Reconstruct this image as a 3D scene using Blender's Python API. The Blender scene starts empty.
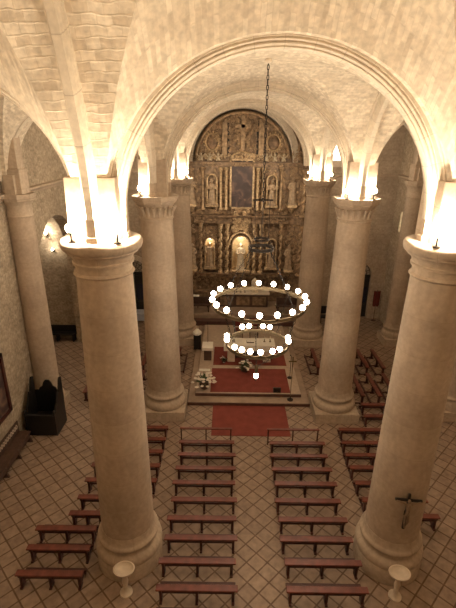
import bpy, math, random
from mathutils import Vector, Matrix
random.seed(7)
PI = math.pi
sin, cos, sqrt = math.sin, math.cos, math.sqrt
C = bpy.context.scene.collection
SC = bpy.context.scene

# ------------------------------------------------------------------ mesh helper
class MB:
    def __init__(s): s.v = []; s.f = []; s.uv = {}; s.sm = set()
    def quad_uv(s, idx, uvs, smooth=False):
        s.f.append(tuple(idx)); s.uv[len(s.f)-1] = uvs
        if smooth: s.sm.add(len(s.f)-1)
    def face(s, idx, smooth=False):
        s.f.append(tuple(idx))
        if smooth: s.sm.add(len(s.f)-1)
    def box(s, x0, x1, y0, y1, z0, z1, rot=None):
        b = len(s.v)
        for z in (z0, z1):
            for x, y in ((x0,y0),(x1,y0),(x1,y1),(x0,y1)):
                p = Vector((x,y,z))
                if rot is not None: p = rot @ p
                s.v.append(tuple(p))
        for f in ((0,3,2,1),(4,5,6,7),(0,1,5,4),(1,2,6,5),(2,3,7,6),(3,0,4,7)):
            s.face([b+i for i in f])
        return s
    def bbox(s, x0, x1, y0, y1, z0, z1, c=.02):      # box with chamfered vertical and top edges
        b = len(s.v); 
        def ring(i, z):
            return [(x0+i,y0+c+i,z),(x0+c+i,y0+i,z),(x1-c-i,y0+i,z),(x1-i,y0+c+i,z),(x1-i,y1-c-i,z),(x1-c-i,y1-i,z),(x0+c+i,y1-i,z),(x0+i,y1-c-i,z)]
        rs = [ring(0,z0), ring(0,z1-c), ring(c*.8,z1)]
        for r in rs: s.v += r
        for k in range(2):
            for i in range(8):
                j = (i+1) % 8
                s.face([b+8*k+i, b+8*k+j, b+8*k+8+j, b+8*k+8+i])
        s.face([b+7-i for i in range(8)]); s.face([b+16+i for i in range(8)])
        return s
    def lathe(s, prof, cx=0, cy=0, cz=0, n=40, a0=0, a1=2*PI, sx=1, sy=1, fl=None, caps=True):
        b = len(s.v); full = abs(a1-a0-2*PI) < 1e-6; m = n if full else n+1
        vlen = [0]
        for i in range(1, len(prof)):
            vlen.append(vlen[-1] + math.hypot(prof[i][0]-prof[i-1][0], prof[i][1]-prof[i-1][1]))
        for r, z in prof:
            for i in range(m):
                a = a0+(a1-a0)*i/n
                rr = r if fl is None else r*(1+fl(a, z))
                s.v.append((cx+rr*cos(a)*sx, cy+rr*sin(a)*sy, cz+z))
        rm = max(p[0] for p in prof)
        for k in range(len(prof)-1):
            for i in range(n):
                j = (i+1) % m
                u0 = (a0+(a1-a0)*i/n)*rm; u1 = (a0+(a1-a0)*(i+1)/n)*rm
                s.quad_uv([b+k*m+i, b+k*m+j, b+(k+1)*m+j, b+(k+1)*m+i], [(u0,vlen[k]),(u1,vlen[k]),(u1,vlen[k+1]),(u0,vlen[k+1])], True)
        if caps and full:
            if prof[0][0] > 1e-4: s.face([b+m-1-i for i in range(m)])
            if prof[-1][0] > 1e-4: s.face([b+(len(prof)-1)*m+i for i in range(m)])
        return s
    def tube(s, pts, r, n=8, closed=False):
        b = len(s.v); P = [Vector(p) for p in pts]; L = len(P)
        rr = r if isinstance(r, (list, tuple)) else [r]*L
        up = None
        for i, p in enumerate(P):
            if closed: t = P[(i+1) % L]-P[i-1]
            else: t = P[min(i+1, L-1)]-P[max(i-1, 0)]
            t.normalize()
            if up is None:
                up = Vector((0,0,1)) if abs(t.z) < .9 else Vector((1,0,0))
            u = t.cross(up); 
            if u.length < 1e-4: u = t.cross(Vector((0,1,0)))
            u.normalize(); w = u.cross(t); w.normalize(); up = w
            for k in range(n):
                a = 2*PI*k/n
                s.v.append(tuple(p+u*cos(a)*rr[i]+w*sin(a)*rr[i]))
        for i in range(L if closed else L-1):
            i2 = (i+1) % L
            for k in range(n):
                k2 = (k+1) % n
                s.face([b+i*n+k, b+i*n+k2, b+i2*n+k2, b+i2*n+k], True)
        if not closed:
            s.face([b+n-1-k for k in range(n)]); s.face([b+(L-1)*n+k for k in range(n)])
        return s
    def ball(s, c, r, n=8, m=5, sx=1, sy=1, sz=1):
        b = len(s.v)
        for k in range(m+1):
            t = PI*k/m
            for i in range(n):
                a = 2*PI*i/n
                s.v.append((c[0]+r*sx*sin(t)*cos(a), c[1]+r*sy*sin(t)*sin(a), c[2]-r*sz*cos(t)))
        for k in range(m):
            for i in range(n):
                j = (i+1) % n
                s.face([b+k*n+i, b+k*n+j, b+(k+1)*n+j, b+(k+1)*n+i], True)
        return s
    def prism(s, pts, d0, d1, axis='y'):   # pts polygon in (a,z); extruded d0..d1
        b = len(s.v); n = len(pts)
        for d in (d0, d1):
            for a, z in pts:
                s.v.append((a, d, z) if axis == 'y' else ((d, a, z) if axis == 'x' else (a, z, d)))
        s.face([b+i for i in range(n)]); s.face([b+n+n-1-i for i in range(n)])
        for i in range(n):
            j = (i+1) % n
            s.face([b+j, b+i, b+n+i, b+n+j])
        return s
    def scroll(s, x, y, z, r, th, w=.03, turns=1.4, flip=1, n=9):   # a raised C-scroll facing -y
        pts = []
        for i in range(n):
            t = i/(n-1); a = th+flip*turns*2*PI*t; q = r*(1-.75*t)
            pts.append((x+q*cos(a), y-.02*t, z+q*sin(a)))
        return s.tube(pts, [w*(1-.4*i/(n-1)) for i in range(n)], n=5)
    def build(s, name, mat, parent=None, loc=None, smooth=False):
        me = bpy.data.meshes.new(name)
        me.from_pydata(s.v, [], s.f)
        me.materials.append(mat)
        uvl = me.uv_layers.new(name='UVMap')
        data = uvl.data
        for p in me.polygons:
            if p.index in s.uv:
                for li, uv in zip(p.loop_indices, s.uv[p.index]): data[li].uv = uv
            else:
                nx, ny, nz = abs(p.normal.x), abs(p.normal.y), abs(p.normal.z)
                for li in p.loop_indices:
                    v = me.vertices[me.loops[li].vertex_index].co
                    data[li].uv = (v.x, v.y) if nz >= nx and nz >= ny else ((v.y, v.z) if nx > ny else (v.x, v.z))
            p.use_smooth = smooth or (p.index in s.sm)
        me.validate()
        if any(p.use_smooth for p in me.polygons): me.set_sharp_from_angle(angle=math.radians(42))
        o = bpy.data.objects.new(name, me); C.objects.link(o)
        if parent is not None: o.parent = parent
        if loc is not None: o.location = loc
        return o

def thing(name, label, cat, loc=(0,0,0), rz=0, group=None):
    o = bpy.data.objects.new(name, None); o.empty_display_size = .1; C.objects.link(o)
    o.location = loc; o.rotation_euler = (0,0,rz)
    o['label'] = label; o['category'] = cat
    if group: o['group'] = group
    return o
def tag(o, label, cat, group=None):
    o['label'] = label; o['category'] = cat
    if group: o['group'] = group
    return o
def struct(o): o['kind'] = 'structure'; return o
KIDS = {}
def kids(o):
    return [c for c in bpy.data.objects if c.parent == o]
def dup(root, loc, rz=0, label=None, group=None, scale=None):
    r = root.copy(); C.objects.link(r); r.location = loc; r.rotation_euler = (0,0,rz)
    if scale: r.scale = scale
    if label: r['label'] = label
    if group: r['group'] = group
    if root.name not in KIDS: KIDS[root.name] = [(c, kids(c)) for c in kids(root)]
    for ch, gr in KIDS[root.name]:
        c = ch.copy(); C.objects.link(c); c.parent = r
        for g in gr:
            d = g.copy(); C.objects.link(d); d.parent = c
    return r

# ------------------------------------------------------------------ materials
def newmat(name):
    m = bpy.data.materials.new(name); m.use_nodes = True
    nt = m.node_tree; return m, nt, nt.nodes['Principled BSDF']
def N(nt, typ, **k):
    n = nt.nodes.new(typ)
    for a, b in k.items(): setattr(n, a, b)
    return n
def plain(name, col, rough=.5, metal=0, noise=0, nscale=6, bump=0, bscale=30, spec=.5):
    m, nt, b = newmat(name)
    b.inputs['Roughness'].default_value = rough; b.inputs['Metallic'].default_value = metal
    b.inputs['Base Color'].default_value = (*col, 1); b.inputs['Specular IOR Level'].default_value = spec
    tc = N(nt, 'ShaderNodeTexCoord')
    if noise:
        no = N(nt, 'ShaderNodeTexNoise'); no.inputs['Scale'].default_value = nscale; no.inputs['Detail'].default_value = 5
        nt.links.new(tc.outputs['Object'], no.inputs['Vector'])
        mx = N(nt, 'ShaderNodeMix', data_type='RGBA')
        mx.inputs[6].default_value = (*[c*(1-noise) for c in col], 1); mx.inputs[7].default_value = (*[min(1, c*(1+noise)) for c in col], 1)
        cr = N(nt, 'ShaderNodeMapRange'); cr.inputs[1].default_value = .3; cr.inputs[2].default_value = .7
        nt.links.new(no.outputs['Fac'], cr.inputs[0]); nt.links.new(cr.outputs[0], mx.inputs[0]); nt.links.new(mx.outputs[2], b.inputs['Base Color'])
    if bump:
        n2 = N(nt, 'ShaderNodeTexNoise'); n2.inputs['Scale'].default_value = bscale; n2.inputs['Detail'].default_value = 4
        nt.links.new(tc.outputs['Object'], n2.inputs['Vector'])
        bp = N(nt, 'ShaderNodeBump'); bp.inputs['Strength'].default_value = bump; bp.inputs['Distance'].default_value = .03
        nt.links.new(n2.outputs['Fac'], bp.inputs['Height']); nt.links.new(bp.outputs[0], b.inputs['Normal'])
    return m
def masonry(name, c1, c2, mortar, bw, bh, msize=.012, distort=.0, bump=.5, rough=.85, var=.25, offset=.5, patch=.3, mbias=0):
    m, nt, b = newmat(name); L = nt.links.new
    uv = N(nt, 'ShaderNodeUVMap'); uv.uv_map = 'UVMap'
    no = N(nt, 'ShaderNodeTexNoise'); no.inputs['Scale'].default_value = 3.2; no.inputs['Detail'].default_value = 3
    L(uv.outputs[0], no.inputs['Vector'])
    sub = N(nt, 'ShaderNodeVectorMath', operation='SUBTRACT'); sub.inputs[1].default_value = (.5,.5,.5)
    L(no.outputs['Color'], sub.inputs[0])
    sc = N(nt, 'ShaderNodeVectorMath', operation='SCALE'); sc.inputs['Scale'].default_value = distort
    L(sub.outputs[0], sc.inputs[0])
    ad = N(nt, 'ShaderNodeVectorMath', operation='ADD'); L(uv.outputs[0], ad.inputs[0]); L(sc.outputs[0], ad.inputs[1])
    br = N(nt, 'ShaderNodeTexBrick'); br.offset = offset; br.squash = 1
    br.inputs['Scale'].default_value = 1; br.inputs['Brick Width'].default_value = bw; br.inputs['Row Height'].default_value = bh
    br.inputs['Mortar Size'].default_value = msize; br.inputs['Mortar Smooth'].default_value = .4; br.inputs['Bias'].default_value = mbias
    br.inputs['Color1'].default_value = (*c1,1); br.inputs['Color2'].default_value = (*c2,1); br.inputs['Mortar'].default_value = (*mortar,1)
    L(ad.outputs[0], br.inputs['Vector'])
    big = N(nt, 'ShaderNodeTexNoise'); big.inputs['Scale'].default_value = .55; big.inputs['Detail'].default_value = 6; big.inputs['Roughness'].default_value = .65
    tc = N(nt, 'ShaderNodeTexCoord'); L(tc.outputs['Object'], big.inputs['Vector'])
    mr = N(nt, 'ShaderNodeMapRange'); mr.inputs[1].default_value = .3; mr.inputs[2].default_value = .7; mr.inputs[3].default_value = 1-patch; mr.inputs[4].default_value = 1+patch*.25
    L(big.outputs['Fac'], mr.inputs[0])
    fine = N(nt, 'ShaderNodeTexNoise'); fine.inputs['Scale'].default_value = 9; fine.inputs['Detail'].default_value = 6
    L(tc.outputs['Object'], fine.inputs['Vector'])
    mr2 = N(nt, 'ShaderNodeMapRange'); mr2.inputs[1].default_value = .3; mr2.inputs[2].default_value = .7; mr2.inputs[3].default_value = 1-var; mr2.inputs[4].default_value = 1+var*.3
    L(fine.outputs['Fac'], mr2.inputs[0])
    mul = N(nt, 'ShaderNodeMath', operation='MULTIPLY'); L(mr.outputs[0], mul.inputs[0]); L(mr2.outputs[0], mul.inputs[1])
    vm = N(nt, 'ShaderNodeVectorMath', operation='SCALE'); L(br.outputs['Color'], vm.inputs[0]); L(mul.outputs[0], vm.inputs['Scale'])
    L(vm.outputs[0], b.inputs['Base Color'])
    b.inputs['Roughness'].default_value = rough; b.inputs['Specular IOR Level'].default_value = .25
    # relief: joints recessed, stones uneven
    h = N(nt, 'ShaderNodeMath', operation='MULTIPLY_ADD'); h.inputs[1].default_value = -1.0
    L(br.outputs['Fac'], h.inputs[0]); L(fine.outputs['Fac'], h.inputs[2])
    bw_ = N(nt, 'ShaderNodeRGBToBW'); L(br.outputs['Color'], bw_.inputs[0])
    h2 = N(nt, 'ShaderNodeMath', operation='MULTIPLY_ADD'); h2.inputs[1].default_value = 1.6
    L(bw_.outputs[0], h2.inputs[0]); L(h.outputs[0], h2.inputs[2])
    bp = N(nt, 'ShaderNodeBump'); bp.inputs['Strength'].default_value = bump; bp.inputs['Distance'].default_value = .03
    L(h2.outputs[0], bp.inputs['Height']); L(bp.outputs[0], b.inputs['Normal'])
    return m
def emit(name, col, st):
    m, nt, b = newmat(name)
    b.inputs['Base Color'].default_value = (*col,1); b.inputs['Emission Color'].default_value = (*col,1); b.inputs['Emission Strength'].default_value = st
    return m

ST = (.60,.50,.40)
M = {}
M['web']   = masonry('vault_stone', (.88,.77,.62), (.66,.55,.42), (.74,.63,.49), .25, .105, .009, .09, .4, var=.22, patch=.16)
M['rib']   = masonry('rib_stone', (.76,.66,.53), (.71,.61,.49), (.58,.49,.39), .55, 3.0, .008, 0, .12, var=.14, patch=.2, offset=0)
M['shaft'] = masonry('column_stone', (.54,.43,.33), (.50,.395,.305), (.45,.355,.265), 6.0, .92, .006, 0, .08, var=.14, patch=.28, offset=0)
M['dress'] = masonry('dressed_stone', (.56,.45,.345), (.52,.415,.32), (.43,.34,.255), 1.2, .6, .006, 0, .15, var=.16, patch=.25)
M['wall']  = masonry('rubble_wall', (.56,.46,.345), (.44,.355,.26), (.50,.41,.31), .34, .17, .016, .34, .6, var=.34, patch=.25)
M['plaster'] = masonry('ashlar_wall', (.54,.435,.33), (.49,.39,.295), (.42,.335,.25), .7, .32, .008, .05, .35, var=.25, patch=.25)
M['pew']   = plain('pew_wood', (.155,.042,.028), .38, noise=.35, nscale=4, bump=.05)
M['pewdark'] = plain('pew_dark_wood', (.07,.022,.017), .45, noise=.3)
M['dark']  = plain('black_oak', (.011,.009,.008), .45, noise=.3)
M['brown'] = plain('brown_wood', (.075,.042,.03), .45, noise=.3)
M['gold']  = plain('gilt_wood', (.40,.275,.165), .45, metal=.25, noise=.45, nscale=5, bump=.9, bscale=14)
M['gold2'] = plain('bright_gilding', (.52,.375,.225), .4, metal=.3, noise=.45, nscale=9, bump=.4, bscale=25)
M['gold3'] = plain('aged_gilt_ground', (.23,.15,.09), .55, metal=.15, noise=.6, nscale=4, bump=.8, bscale=9)
M['figure'] = plain('painted_figure', (.36,.26,.17), .5, noise=.4, nscale=6)
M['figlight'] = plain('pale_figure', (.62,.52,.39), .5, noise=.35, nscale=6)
M['cherub'] = plain('gilt_cherub', (.55,.45,.32), .5, noise=.3)
M['corpus'] = plain('aged_carved_figure', (.22,.15,.10), .5, noise=.3)
M['niche'] = plain('niche_gilding_lit', (.70,.55,.33), .4, metal=.2, noise=.2)
M['iron']  = plain('wrought_iron', (.03,.022,.018), .5, metal=.6)
M['brass'] = plain('aged_brass', (.20,.15,.09), .42, metal=.7)
M['carpet'] = plain('red_carpet', (.23,.062,.05), .95, noise=.12, nscale=3, bump=.2, bscale=120, spec=.1)
M['marble'] = plain('pale_marble', (.66,.56,.45), .35, noise=.1)
M['marble2'] = plain('platform_stone', (.47,.37,.285), .4, noise=.12)
M['step']  = plain('step_stone', (.34,.25,.185), .55, noise=.18, nscale=3)
M['stepdark'] = plain('dark_step_wood', (.10,.045,.032), .5, noise=.2)
M['white'] = plain('white_linen', (.82,.78,.70), .8, noise=.05)
M['bluecloth'] = plain('pale_blue_cloth', (.42,.44,.52), .8, noise=.1)
M['green'] = plain('foliage', (.06,.09,.035), .6, noise=.4)
M['bloom'] = plain('pale_blossom', (.80,.72,.62), .7, noise=.1)
M['wax']   = plain('candle_wax', (.85,.80,.68), .5)
M['redcloth'] = plain('dark_red_cloth', (.14,.02,.015), .85, noise=.2)
M['bulb']  = emit('lit_globe', (1,.86,.66), 34)
M['flood'] = emit('lit_flood_lamp', (1,.83,.605), 2350)
M['flood_added'] = emit('added_flood_lamp', (1,.83,.605), 260)
M['flood_dim'] = emit('lit_small_flood_lamp', (1,.83,.605), 780)
M['wbulb'] = emit('wall_lamp_glass', (1,.83,.605), 30)
M['pane']  = emit('bright_window_glass', (1,.86,.60), 5)
M['doorglass'] = plain('dark_glass', (.03,.03,.05), .1)
M['fan'] = plain('fanlight_glass', (.38,.32,.26), .3, noise=.6, nscale=8)

def floor_mat():
    m, nt, b = newmat('floor_tiles'); L = nt.links.new
    tc = N(nt, 'ShaderNodeTexCoord')
    mp = N(nt, 'ShaderNodeMapping'); mp.inputs['Rotation'].default_value = (0,0,PI/4); mp.inputs['Scale'].default_value = (1/.427,)*3
    mp.inputs['Location'].default_value = (.60,.58,0)
    L(tc.outputs['Object'], mp.inputs['Vector'])
    br = N(nt, 'ShaderNodeTexBrick'); br.offset = 0
    for k, v in (('Scale',1),('Brick Width',1),('Row Height',1),('Mortar Size',.052),('Mortar Smooth',.12),('Bias',0)): br.inputs[k].default_value = v
    br.inputs['Color1'].default_value = (.37,.27,.20,1); br.inputs['Color2'].default_value = (.30,.215,.16,1); br.inputs['Mortar'].default_value = (.15,.09,.055,1)
    L(mp.outputs[0], br.inputs['Vector'])
    no = N(nt, 'ShaderNodeTexNoise'); no.inputs['Scale'].default_value = 5; no.inputs['Detail'].default_value = 6
    L(tc.outputs['Object'], no.inputs['Vector'])
    mr = N(nt, 'ShaderNodeMapRange'); mr.inputs[1].default_value = .3; mr.inputs[2].default_value = .7; mr.inputs[3].default_value = .72; mr.inputs[4].default_value = 1.12
    L(no.outputs['Fac'], mr.inputs[0])
    vm = N(nt, 'ShaderNodeVectorMath', operation='SCALE'); L(br.outputs['Color'], vm.inputs[0]); L(mr.outputs[0], vm.inputs['Scale'])
    L(vm.outputs[0], b.inputs['Base Color'])
    b.inputs['Roughness'].default_value = .5; b.inputs['Specular IOR Level'].default_value = .35
    bp = N(nt, 'ShaderNodeBump'); bp.inputs['Strength'].default_value = .25; bp.inputs['Distance'].default_value = .01; bp.invert = True
    L(br.outputs['Fac'], bp.inputs['Height']); L(bp.outputs[0], b.inputs['Normal'])
    return m
M['floor'] = floor_mat()

def painting_mat(name, seed):
    m, nt, b = newmat(name); L = nt.links.new
    tc = N(nt, 'ShaderNodeTexCoord')
    no = N(nt, 'ShaderNodeTexNoise'); no.inputs['Scale'].default_value = 1.6; no.inputs['Detail'].default_value = 7; no.inputs['Distortion'].default_value = 1.2
    mp = N(nt, 'ShaderNodeMapping'); mp.inputs['Location'].default_value = (seed, seed*2, 0)
    L(tc.outputs['Object'], mp.inputs[0]); L(mp.outputs[0], no.inputs['Vector'])
    cr = N(nt, 'ShaderNodeValToRGB'); e = cr.color_ramp.elements
    e[0].position = .3; e[0].color = (.05,.03,.03,1); e[1].position = .75; e[1].color = (.26,.17,.12,1)
    x = e.new(.45); x.color = (.06,.04,.04,1); x = e.new(.58); x.color = (.13,.08,.065,1)
    L(no.outputs['Fac'], cr.inputs[0]); L(cr.outputs[0], b.inputs['Base Color']); b.inputs['Roughness'].default_value = .4
    return m

# ------------------------------------------------------------------ dimensions
A = 3.75; Y0 = 9.33; B = 7.264; ZC = 9.43; ZS = 9.9; WX = 9.3
YK = [Y0+B*k for k in range(-2, 4)]          # rows; index 2,3,4 are the three visible pairs
YE = 27.5; YA = 30.0; YB = -3.0
XR = -.2                                      # axis of the altarpiece

# ------------------------------------------------------------------ floor and walls
f = MB(); f.box(-13, 13, YB-.3, YA+.3, -.2, 0); struct(f.build('floor', M['floor']))

def arch_wall(name, mat, mapf, s0, s1, z1, ops, th):
    """wall in (s,z) with round-headed openings; mapf(s,d,z) puts it in the world, d = depth behind the face"""
    m = MB()
    def q(p):
        b = len(m.v)
        for s_, d, z in p: m.v.append(mapf(s_, d, z))
        u = [((s_+d), z) for s_, d, z in p]
        m.quad_uv([b, b+1, b+2, b+3], u)
    cur = s0
    for (c, r, zb, zs) in sorted(ops)+[(None,)*4]:
        e = s1 if c is None else c-r
        for d in (0, th): q([(cur,d,0),(e,d,0),(e,d,z1),(cur,d,z1)])
        if c is None: break
        n = 16
        for i in range(n):
            a0 = PI-PI*i/n; a1 = PI-PI*(i+1)/n
            sA, sB = c+r*cos(a0), c+r*cos(a1); zA, zB = zs+r*sin(a0), zs+r*sin(a1)
            for d in (0, th):
                q([(sA,d,zA),(sB,d,zB),(sB,d,z1),(sA,d,z1)])
                if zb > 0: q([(sA,d,0),(sB,d,0),(sB,d,zb),(sA,d,zb)])
            q([(sA,0,zA),(sB,0,zB),(sB,th,zB),(sA,th,zA)])
        for s_ in (c-r, c+r): q([(s_,0,zb),(s_,th,zb),(s_,th,zs),(s_,0,zs)])
        if zb > 0: q([(c-r,0,zb),(c+r,0,zb),(c+r,th,zb),(c-r,th,zb)])
        cur = c+r
    q([(s0,0,z1),(s1,0,z1),(s1,th,z1),(s0,th,z1)])
    return struct(m.build(name, mat))
HW = 15.8
arch_wall('wall_left', M['wall'], lambda s,d,z: (-WX-d, s, z), YB, YE, HW, [(20.75,2.5,0,5.4)], .6)
arch_wall('wall_right', M['wall'], lambda s,d,z: (WX+d, s, z), YB, YE, HW, [(26.15,.24,6.2,7.2)], .6)
arch_wall('wall_end_left', M['plaster'], lambda s,d,z: (s, YE+d, z), -WX, -4.45, HW, [(-7.3,.9,0,3.0)], .6)
arch_wall('wall_end_right', M['plaster'], lambda s,d,z: (s, YE+d, z), 4.45, WX, HW, [(7.55,.9,0,3.0),(5.35,.42,10.2,11.4)], .6)
w = MB(); w.box(-WX, WX, YB-.3, YB, 0, HW); struct(w.build('wall_back', M['plaster']))
w = MB(); w.box(-4.75, 4.75, YA, YA+.3, 0, 15.8); struct(w.build('wall_apse', M['plaster']))
w = MB(); w.box(-4.75, -4.45, YE, YA, 0, 15.8); struct(w.build('wall_apse_left', M['plaster']))
w = MB(); w.box(4.45, 4.75, YE, YA, 0, 15.8); struct(w.build('wall_apse_right', M['plaster']))
# side chapel behind the left wall
w = MB(); w.box(-12.6, -12.3, 18, 24.1, 0, 8.6); struct(w.build('wall_chapel_back', M['wall']))
w = MB(); w.box(-12.3, -9.9, 23.8, 24.1, 0, 8.6); struct(w.build('wall_chapel_far', M['wall']))
w = MB(); w.box(-12.3, -9.9, 18, 18.25, 0, 8.6); struct(w.build('wall_chapel_near', M['wall']))
w = MB(); w.box(-12.6, -9.9, 18, 24.1, 8.6, 8.8); struct(w.build('ceiling_chapel', M['plaster']))
# lobbies behind the two end doors
for sx, nm in ((-1,'left'),(1,'right')):
    w = MB(); x0, x1 = sorted((sx*6.2, sx*9.0)); w.box(x0, x1, 29.0, 29.2, 0, 4.6); struct(w.build('wall_lobby_'+nm, M['plaster']))

# ------------------------------------------------------------------ vaults
def vault(cx, hx, y0, y1, ycut=None, rx=3.35, ry=3.35, n=16):
    cy = (y0+y1)/2; hy = (y1-y0)/2
    Rx = hx-.28; Ry = hy-.41
    m = MB(); ts = [-PI/2+PI*i/(2*n) for i in range(2*n+1)]
    X = [cx+Rx*sin(t) for t in ts]; Y = [cy+Ry*sin(t) for t in ts]
    E = [3.3*max(0, cos(t)) for t in ts]; K_ = [0]+[max(0, cos(t)) for t in ts]+[0]
    def arcl(R):
        l = [0]
        for i in range(1, len(ts)):
            l.append(l[-1]+math.hypot(R*(sin(ts[i])-sin(ts[i-1])), E[i]-E[i-1]))
        return l
    LX, LY = arcl(Rx), arcl(Ry)
    LX = [-.1]+LX+[LX[-1]+.1]; LY = [-.2]+LY+[LY[-1]+.2]
    X = [cx-hx+.10]+X+[cx+hx-.10]; Y = [cy-hy+.19]+Y+[cy+hy-.19]; n += 1     # skirts running into the arches
    def tri(pts):
        ii, jj = sum(p[0] for p in pts)/len(pts), sum(p[1] for p in pts)/len(pts)
        barrel_y = abs(ii-n) < abs(jj-n)       # height given by x
        b = len(m.v); uv = []
        for i, j in pts:
            t_ = K_[i] if barrel_y else K_[j]
            z = rx*t_+(ry-rx)*K_[j]**2
            m.v.append((X[i], Y[j], ZS+z)); uv.append((Y[j], LX[i]) if barrel_y else (X[i], LY[j]))
        m.quad_uv(list(range(b, b+len(pts))), uv, True)
    for i in range(2*n):
        for j in range(2*n):
            if ycut is not None and Y[j] >= ycut-.01: continue
            di, dj = abs(i+.5-n), abs(j+.5-n)
            if di == dj:
                if (i < n) == (j < n):
                    tri([(i,j),(i+1,j),(i+1,j+1)]); tri([(i,j),(i+1,j+1),(i,j+1)])
                else:
                    tri([(i,j),(i+1,j),(i,j+1)]); tri([(i+1,j),(i+1,j+1),(i,j+1)])
            else: tri([(i,j),(i+1,j),(i+1,j+1),(i,j+1)])
    # weld
    import bmesh
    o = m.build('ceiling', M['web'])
    bm = bmesh.new(); bm.from_mesh(o.data); bmesh.ops.remove_doubles(bm, verts=bm.verts, dist=.0005)
    bmesh.ops.recalc_face_normals(bm, faces=bm.faces); bm.to_mesh(o.data); bm.free()
    o.data.set_sharp_from_angle(angle=math.radians(18))
    return struct(o)
AX = (A+WX)/2; AH = (WX-A)/2
for k in range(5):
    y0, y1 = YK[k], YK[k+1]; cut = YE if k == 4 else None
    q = {1:5.7,2:3.52}.get(k, 3.35)
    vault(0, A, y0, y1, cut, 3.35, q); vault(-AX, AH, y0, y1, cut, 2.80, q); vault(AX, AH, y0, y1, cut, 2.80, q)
# short barrel over the apse
m = MB(); n = 28
for i in range(n):
    a0, a1 = PI*i/n, PI*(i+1)/n
    p = [(4.45*cos(a), ZS+3.75*sin(a)) for a in (a0, a1)]
    b = len(m.v); m.v += [(p[0][0],YE,p[0][1]),(p[1][0],YE,p[1][1]),(p[1][0],YA,p[1][1]),(p[0][0],YA,p[0][1])]
    m.quad_uv([b,b+1,b+2,b+3], [(YE,a0*4),(YE,a1*4),(YA,a1*4),(YA,a0*4)], True)
struct(m.build('ceiling_apse', M['web']))
m = MB(); m.box(-WX-.6, WX+.6, YB-.3, YA+.3, 15.9, 16.1); struct(m.build('ceiling_roof', M['plaster']))

trimn = [0]
PROF = [(.10,.00),(.12,.015),(.115,.04),(.14,.05),(.165,.07),(.165,.095),(.145,.11),(.17,.12),(.20,.14),(.20,.165),(.19,.18),(.215,.19),(.22,.26),(.30,.27),(.30,.50)]
def arch(axis, c, pos, Ax, Bz, a0=0, a1=PI, prof=PROF, n=40, z0=ZS, half=0, D=0):
    """moulded arch swept on an ellipse; axis 'x': spans x at y=pos, axis 'y': spans y at x=pos"""
    m = MB()
    if axis == 'y': prof = [(u*.72, r) for u, r in prof]
    pr = [(-u, r) for u, r in reversed(prof)] + list(prof)
    if half < 0: pr = [(u, r) for u, r in pr if u <= 0]+[(0, prof[-1][1])]
    if half > 0: pr = [(0, prof[-1][1])]+[(u, r) for u, r in pr if u >= 0]
    pr = pr + [pr[0]]
    K = len(pr); cum = [0]
    for i in range(1, K): cum.append(cum[-1]+math.hypot(pr[i][0]-pr[i-1][0], pr[i][1]-pr[i-1][1]))
    st = [(a0+(a1-a0)*i/n) for i in range(n+1)]; L = [0]
    for i in range(1, n+1): L.append(L[-1]+abs(st[i]-st[i-1])*(Ax+Bz)/2)
    for a in st:
        for u, r in pr:
            p = c+(Ax+r)*cos(a); z = z0+(Bz+r)*sin(a)+D*sin(a)**2
            m.v.append((p, pos+u, z) if axis == 'x' else (pos+u, p, z))
    for i in range(n):
        for k in range(K-1):
            m.quad_uv([i*K+k, i*K+k+1, (i+1)*K+k+1, (i+1)*K+k], [(L[i],cum[k]),(L[i],cum[k+1]),(L[i+1],cum[k+1]),(L[i+1],cum[k])], True)
    m.face([k for k in range(K-1)]); m.face([n*K+K-2-k for k in range(K-1)])
    trimn[0] += 1
    return struct(m.build('trim_%d' % trimn[0], M['rib']))
PR = .58; PY = .665; BZ = 3.13
YR_ = YK[:5]
for k in range(0, 5):
    y = YR_[k]
    arch('x', 0, y, A-PR, {2:3.14,3:3.06,4:3.08}.get(k, 3.13))
    for sx in (-1,1): arch('x', sx*6.60, y, 2.40, 2.55, z0=10.0)
for k in range(0, 5):
    y0 = YR_[k]; y1 = YR_[k+1] if k < 4 else YK[5]; cy = (y0+y1)/2; last = k == 4; bz = BZ; dd = 2.3 if k == 1 else 0
    for x in (-A, A): arch('y', cy, x, (y1-y0)/2-PY, bz, PI if last else 0, PI/2+.03 if last else PI, D=dd)
    for x, h in ((-WX, 1), (WX, -1)): arch('y', cy, x, (y1-y0)/2-PY, bz, PI if last else 0, PI/2+.03 if last else PI, half=h, D=dd)
arch('x', 0, YE, 3.45, 3.2)
AP = [(.30,0),(.34,.04),(.34,.10),(.40,.13),(.40,.45)]
arch('x', XR, 29.55, 3.22, 3.22, prof=AP)

# cornice strings along the walls at capital level
def cornice(axis, pos, s0, s1, sgn):
    m = MB(); pf = [(0,9.18),(.05,9.2),(.07,9.27),(.15,9.33),(.18,9.36),(.18,9.44),(0,9.47)]
    for (d, z) in pf: m.v.append((pos+sgn*d, s0, z) if axis == 'y' else (s0, pos+sgn*d, z))
    for (d, z) in pf: m.v.append((pos+sgn*d, s1, z) if axis == 'y' else (s1, pos+sgn*d, z))
    n_ = len(pf)
    for i in range(n_-1): m.face([i, i+1, n_+i+1, n_+i])
    m.face(list(range(n_))); m.face(list(range(2*n_-1, n_-1, -1)))
    trimn[0] += 1; struct(m.build('trim_%d' % trimn[0], M['dress']))
ys = [YB]+YK[1:5]+[YE]
for sgn, x in ((1,-WX),(-1,WX)): cornice('y', x, YB, YE, sgn)
cornice('x', YE, -WX, -4.45, -1); cornice('x', YE, 4.45, WX, -1)

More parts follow.
